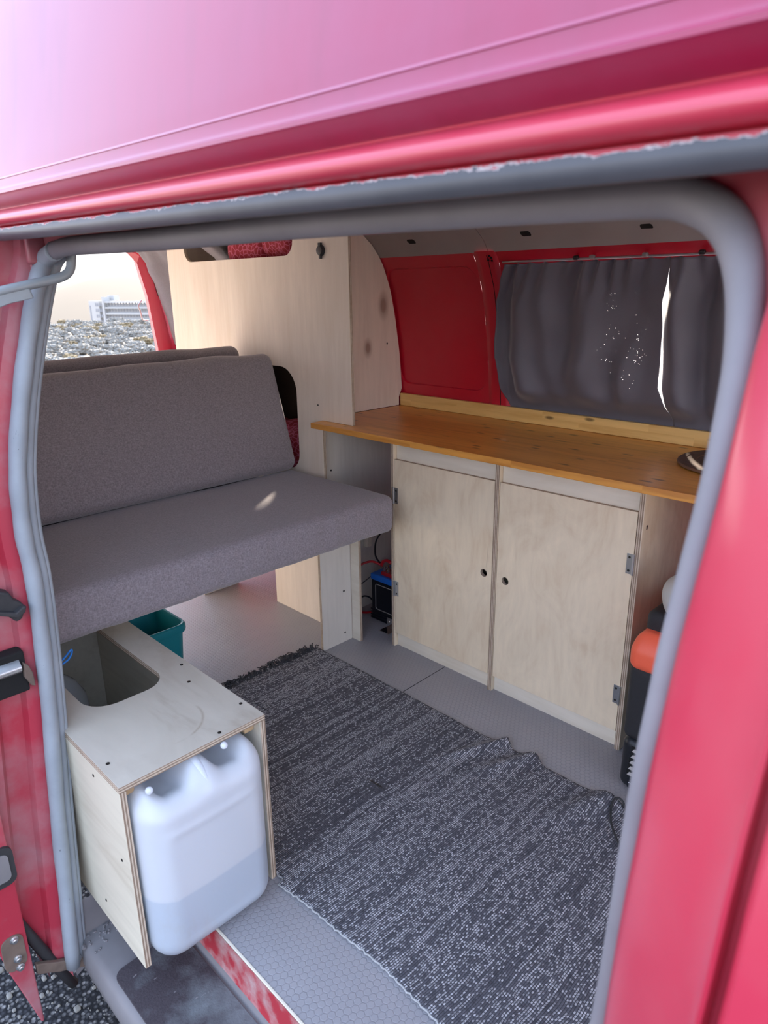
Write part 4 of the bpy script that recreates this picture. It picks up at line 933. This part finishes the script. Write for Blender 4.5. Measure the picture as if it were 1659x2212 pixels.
cab_('battery_cable', ((826, 1222), (813, 1205), (810, 1190), (812, 1170), (820, 1155), (832, 1140)), [-.13, -.16, -.18, -.19, -.19, -.19], .0032, M_BATT, 'thin dark cable rising from the battery clamp')
cab_('battery_cable', ((845, 1216), (836, 1211), (828, 1213), (824, 1222)), [-.07, -.09, -.11, -.12], .0060, M_REDC, 'thick red cable beside the cabinet end panel')
cab_('battery_cable', ((806, 1240), (795, 1250), (780, 1262), (768, 1272)), [-.21, -.22, -.23, -.24], .0022, M_BATT, 'thin black cable left of the blue battery lid')
cab_('battery_cable', ((772, 1320), (785, 1323), (800, 1322), (806, 1318)), [-.22, -.215, -.21, -.205], .0042, M_REDC, 'red cable low down behind the battery')
cab_('battery_cable', ((772, 1300), (785, 1288), (798, 1290), (806, 1298)), [-.22, -.215, -.21, -.205], .0030, M_BATT, 'dark cable loop at the left side of the battery')
br = thing('metal_bracket', 'small shiny metal bracket on the floor in front of the battery', 'bracket', (-.075, .575, 0))
mb = MB(); mb.box(-.100, -.062, .5805, .5835, .0005, .042); obj('upright', mb, M_CHROME, br, bevel=.001)
mb = MB(); mb.box(-.105, -.058, .545, .5805, .0005, .0035); obj('foot', mb, M_CHROME, br, bevel=.001)
for x_ in (-.090, -.072): obj('screw', MB().lathe([(.004, 0), (.004, -.002), (.002, -.003)], (x_, .5805, .028), 8, axis=1), M_CHROME, br)
# bedding seen through the cut-outs
def blob(name, c, h, lab, seed, amp=.03):
    def f(p): return p+p.normalized()*amp*noise.noise(Vector((p.x*9+seed, p.y*9, p.z*9)))+Vector((0, 0, 0))
    o_ = obj(name, MB().rbox(c, h, min(h)*.85, (22, 16, 14), f), M_BED, base=(c[0], c[1], c[2]-h[2]), smooth=True); return tag(o_, lab, 'bedding')
blob('folded_blanket', (-.62, .585, .575), (.20, .115, .115), 'dark red printed bedding seen through the lower cut-out', 3)
blob('rolled_blanket', (-.50, .56, 1.325), (.105, .085, .064), 'round end of a red printed blanket in the upper cut-out', 5, .015)
blob('crumpled_blanket', (-.70, .575, 1.298), (.11, .09, .038), 'crumpled red cloth beside the rolled blanket in the upper cut-out', 9, .03)
# curtains
def curtain(name, xl_, xr_, ztop, zbot, lab, seed, mat, hooks=True, nx=150, nz=46, depth=.014, wall=None):
    wl = wall or (lambda z: W(min(z, 1.235)))
    r = random.Random(seed); ph = [(r.uniform(0, 6.28), r.uniform(.7, 1.3)) for _ in range(8)]
    def f(u, v):
        z = ztop+(zbot-ztop)*v; a, b = xl_(z), xr_(z); x_ = a+(b-a)*u
        g = (1-sstep(0, .30, v))
        fold = .0055*g*sin(u*62+ph[0][0]+1.2*sin(u*9))*(.4+.6*abs(sin(u*5+ph[1][0])))
        fold += (.010*sin(u*17+ph[2][0]+v*1.0)+.006*sin(u*29+ph[3][0]-v*1.6))*(.35+.65*sstep(0, .25, v))*(1-.35*v)*exp(-1.3*u)*1.6
        fold += .016*exp(-((u-.62+.55*(v-.55))/.10)**2)*sstep(.25, .75, v)*sin(pi*min(1, v*1.05))
        fold += .010*exp(-((u-.86+.25*(v-.5))/.06)**2)*sstep(.2, .6, v)
        fold += .004*noise.noise(Vector((u*7, v*5, seed)))
        x_ += .006*sin(u*17+ph[2][0])*v
        zz = z-(.004*abs(sin(u*31+ph[0][0])) if v < .01 else 0)
        y_ = wl(z)-.036-pillar(x_)*.6-depth*sin(pi*min(1, v))*.6-(1.9 if wall is None else 1.2)*fold
        y_ = min(y_, wl(z)-pillar(x_)-.010)
        if z < .86 and wall is None: k = sstep(.86, .80, z) if False else 1-sstep(.798, .86, z); y_ += (max(y_, .8635)-y_)*k
        return (x_, y_, zz)
    o_ = obj(name, MB().slab(f, nx, nz, (0, .0012, 0)), mat, base=(xl_(zbot), W(zbot), zbot), smooth=True)
    return tag(o_, lab, 'curtain')
cl_l = lambda z: interp(z, [.77, .82, .95, 1.12, 1.18, 1.222], [.205, .180, .157, .178, .205, .236])
GZ_ = [.79, .833, .90, 1.0, 1.05, 1.075, 1.12, 1.19, 1.225]
gap_l = lambda z: interp(z, GZ_, [.722, .716, .692, .696, .7005, .7005, .700, .7155, .7243])
gap_r = lambda z: interp(z, GZ_, [.7222, .7195, .7045, .7035, .7007, .7008, .7085, .7190, .7245])
curtain('curtain', cl_l, gap_l, 1.226, .772, 'charcoal satin curtain with pin holes over the side window, left of the gap', 1, M_CURTH)
curtain('curtain', gap_r, lambda z: 1.16, 1.226, .772, 'charcoal satin curtain over the side window, right of the gap', 4, M_CURT, nx=90)
curtain('curtain', lambda z: -.795+.030*sstep(.985, 1.0, z)*(1-sstep(1.045, 1.06, z)), lambda z: -.47, 1.222, .78, 'grey curtain behind the cupboard', 6, M_CURT, nx=50, depth=.004)
curtain('curtain', lambda z: interp(z, [.86, 1.15, 1.25, 1.31, 1.37], [-1.842, -1.852, -1.838, -1.79, -1.72]), lambda z: -.798, 1.37, .90, 'grey curtain at the rear corner beside the red rear pillar', 8, M_CURTL, nx=70, depth=.004, wall=lambda z: interp(z, [.88, 1.03, 1.20, 1.29, 1.33, 1.38], [.860, .832, .785, .732, .680, .565]))
mb = MB(); mb.tube([(.21+.05*i, W(1.229)-.012-pillar(.21+.05*i), 1.230) for i in range(20)], .0032, 8); rd = thing('curtain_rail', 'thin curtain wire along the top of the side window', 'curtain rail', (.66, .77, 1.23))
obj('wire', mb, M_STEEL, rd, smooth=True)
for (u, v) in ((1250, 563), (1522, 565), (1285, 563), (1400, 564)):
    q = onW(u, v); obj('clip', MB().rbox((q.x, W(1.232)-.012, 1.233), (.008, .007, .006), .005, (2, 2, 2)), M_BLACK if u in (1250, 1522) else M_GREYMET, rd, smooth=True)
# ================================================================== OUTSIDE
GZ = -.55
def gz(x_, y_):
    d = sqrt((x_-1.5)**2+(y_+1)**2)
    k = sstep(44, 70, d)
    return GZ+.08*noise.noise(Vector((x_*.12, y_*.12, 0)))*sstep(6, 14, d)-26*k*sstep(44, 400, d)-1.0*k
mb = MB(); rs = [0, 2, 4, 6, 9, 13, 18, 24, 30, 36, 42, 46, 52, 60, 75, 110, 180, 320, 520, 900, 1600, 2600]; sg = 72
vs = [(1.5+r_*cos(2*pi*k/sg), -1+r_*sin(2*pi*k/sg), gz(1.5+r_*cos(2*pi*k/sg), -1+r_*sin(2*pi*k/sg))) for r_ in rs[1:] for k in range(sg)]
fs = [(i*sg+k, i*sg+(k+1) % sg, (i+1)*sg+(k+1) % sg, (i+1)*sg+k) for i in range(len(rs)-2) for k in range(sg)]+[tuple(range(sg))]
mb.add(vs, fs); gr = obj('ground', mb, M_GROUND, smooth=True); tag(gr, 'gravel around the van turning into dry scrubland', 'ground', kind='structure')
mb = MB()
for i in range(320):
    u, v = random.uniform(-40, 330), random.uniform(1900, 2300); p = onZ(u, v, GZ); s_ = .002+.007*random.random()**4
    mb.rbox((p.x, p.y, GZ+s_*.3), (s_, s_*random.uniform(.6, 1), s_*.6), s_*.55, (1, 1, 1))
tag(obj('pebbles', mb, M_PEB, smooth=True), 'pale pebbles scattered on the gravel below the door', 'pebbles', kind='stuff')
meshes = []
for k in range(5):
    mb = MB(); r = random.Random(k)
    for j in range(9):
        a, d = r.uniform(0, 6.28), r.uniform(0, .38); s_ = r.uniform(.10, .26)
        mb.rbox((d*cos(a), d*sin(a), s_*.8+r.uniform(0, .12)), (s_, s_, s_*.85), s_*.8, (1, 1, 1), lambda p, j=j, k=k: p*(1+.55*noise.noise(Vector((p.x*14+j*3, p.y*14+k, p.z*14)))))
    me = bpy.data.meshes.new('shrub'); me.from_pydata(mb.v, [], mb.f); me.materials.append(M_SHRUB if k < 4 else M_SHRUB2); me.update(); meshes.append(me)
rs_ = random.Random(11); cnt = 0; placed = []
for _try in range(4000):
    if cnt >= 150: break
    u = rs_.uniform(60, 345); d = 13+31*rs_.random()**.9
    q = ray(u, 640); q.z = 0; q.normalize(); p = Vector((CAM.x+q.x*d, CAM.y+q.y*d, 0)); k = rs_.choice((0, 0, 1, 1, 2, 2, 3, 3, 4))
    s_ = rs_.uniform(.7, 1.3)*(.42+.010*d)
    if any((p-q_).length < .60*(s_+t_) for q_, t_ in placed): continue
    placed.append((p, s_)); o = bpy.data.objects.new('shrub', meshes[k]); C.objects.link(o)
    o.location = (p.x, p.y, gz(p.x, p.y)-.03); o.rotation_euler.z = rs_.uniform(0, 6.28); o.scale = (s_, s_, s_*.8)
    if k < 4: tag(o, 'low grey dry shrub on the scrubland seen through the open tailgate', 'shrub', 'grey shrubs behind the van')
    else: tag(o, 'low straw coloured shrub on the scrubland seen through the open tailgate', 'shrub', 'straw shrubs behind the van')
    cnt += 1
def far(u, v, d): q = ray(u, v); h = Vector((q.x, q.y)).length; return CAM+q*(d/h)
# hillside
mb = MB(); hl = [(-200, 612), (0, 640), (60, 638), (100, 628), (140, 615), (180, 602), (230, 592), (270, 588), (330, 586), (420, 590), (600, 620), (800, 650)]
n = len(hl); A = [far(u, v, 1500) for u, v in hl]; B = [far(u, 690+.0*v, 480) for u, v in hl]; Dk = [far(u, 660, 1900) for u, v in hl]
for p in B: p.z = -40
for p in Dk: p.z = -40
mids = [[b.lerp(a, t)+Vector((0, 0, (sin(t*pi/2)-t)*.35*(a.z-b.z)+3*noise.noise(Vector((i*.9, t*4, 0))))) for i, (a, b) in enumerate(zip(A, B))] for t in (0, .2, .4, .6, .8, 1.0)]
mb.add([p for row in mids for p in row]+Dk, [(k*n+i, k*n+i+1, (k+1)*n+i+1, (k+1)*n+i) for k in range(6) for i in range(n-1)])
tag(obj('hill', mb, M_HILL, smooth=True), 'pale hazy hillside beyond the white building', 'hill', kind='structure')
# distant white building
D_B = 420.0
pA, pB = far(196, 690, D_B), far(335, 690, D_B*.93); bu = (pB-pA); bu.z = 0; bl = bu.length; bu.normalize(); bnn = Vector((bu.y, -bu.x, 0))
if bnn.dot(CAM-pA) < 0: bnn = -bnn
zb = far(250, 700, D_B).z; ztl = far(200, 650, D_B).z; ztr = far(300, 653, D_B).z
bd = thing('white_building', 'distant white block with rows of balconies seen through the tailgate', 'building', (pA.x, pA.y, zb))
def bbox(name, s0, s1, d0, d1, z0, z1, mat, par):
    mb = MB(); mb.add([tuple(Vector((pA.x, pA.y, 0))+bu*a+bnn*b+Vector((0, 0, z))) for a in (s0, s1) for b in (d0, d1) for z in (z0, z1)], [(0, 1, 3, 2), (4, 6, 7, 5), (0, 4, 5, 1), (2, 3, 7, 6), (0, 2, 6, 4), (1, 5, 7, 3)])
    return obj(name, mb, mat, par)
hB = ztl-zb
bbox('wall', 0, bl*.16, -12, 0, zb, ztl, M_BLD, bd); bbox('wall', bl*.16, bl, -12, -1.5, zb, ztr-.02*hB, M_BLD, bd)
bbox('stair_tower', bl*.225, bl*.255, -4, .6, zb, ztl+.16*hB, M_BLD, bd); bbox('roof_block', bl*.20, bl*.30, -9, -5, ztl, ztl+.22*hB, M_BLD, bd)
for f_ in range(4):
    z0 = zb+(hB*.96)*(f_/4)+.06*hB; z1 = z0+hB*.13
    for s0 in [bl*(.27+.0456*i) for i in range(16)]: bbox('window', s0+.2, s0+bl*.036, -1.6, -1.38, z0+.02*hB, z1, M_BLDW, bd)
    for s0 in [bl*(.105+.028*i) for i in range(4)]: bbox('window', s0, s0+bl*.018, -.1, .12, z0, z1, M_BLDW, bd)
    bbox('balcony', bl*.26, bl, -1.4, .4, z0+hB*.135, z0+hB*.20, M_BLD, bd)
bbox('window', bl*.012, bl*.028, -.1, .12, zb+.15*hB, zb+.8*hB, M_BLDW, bd)
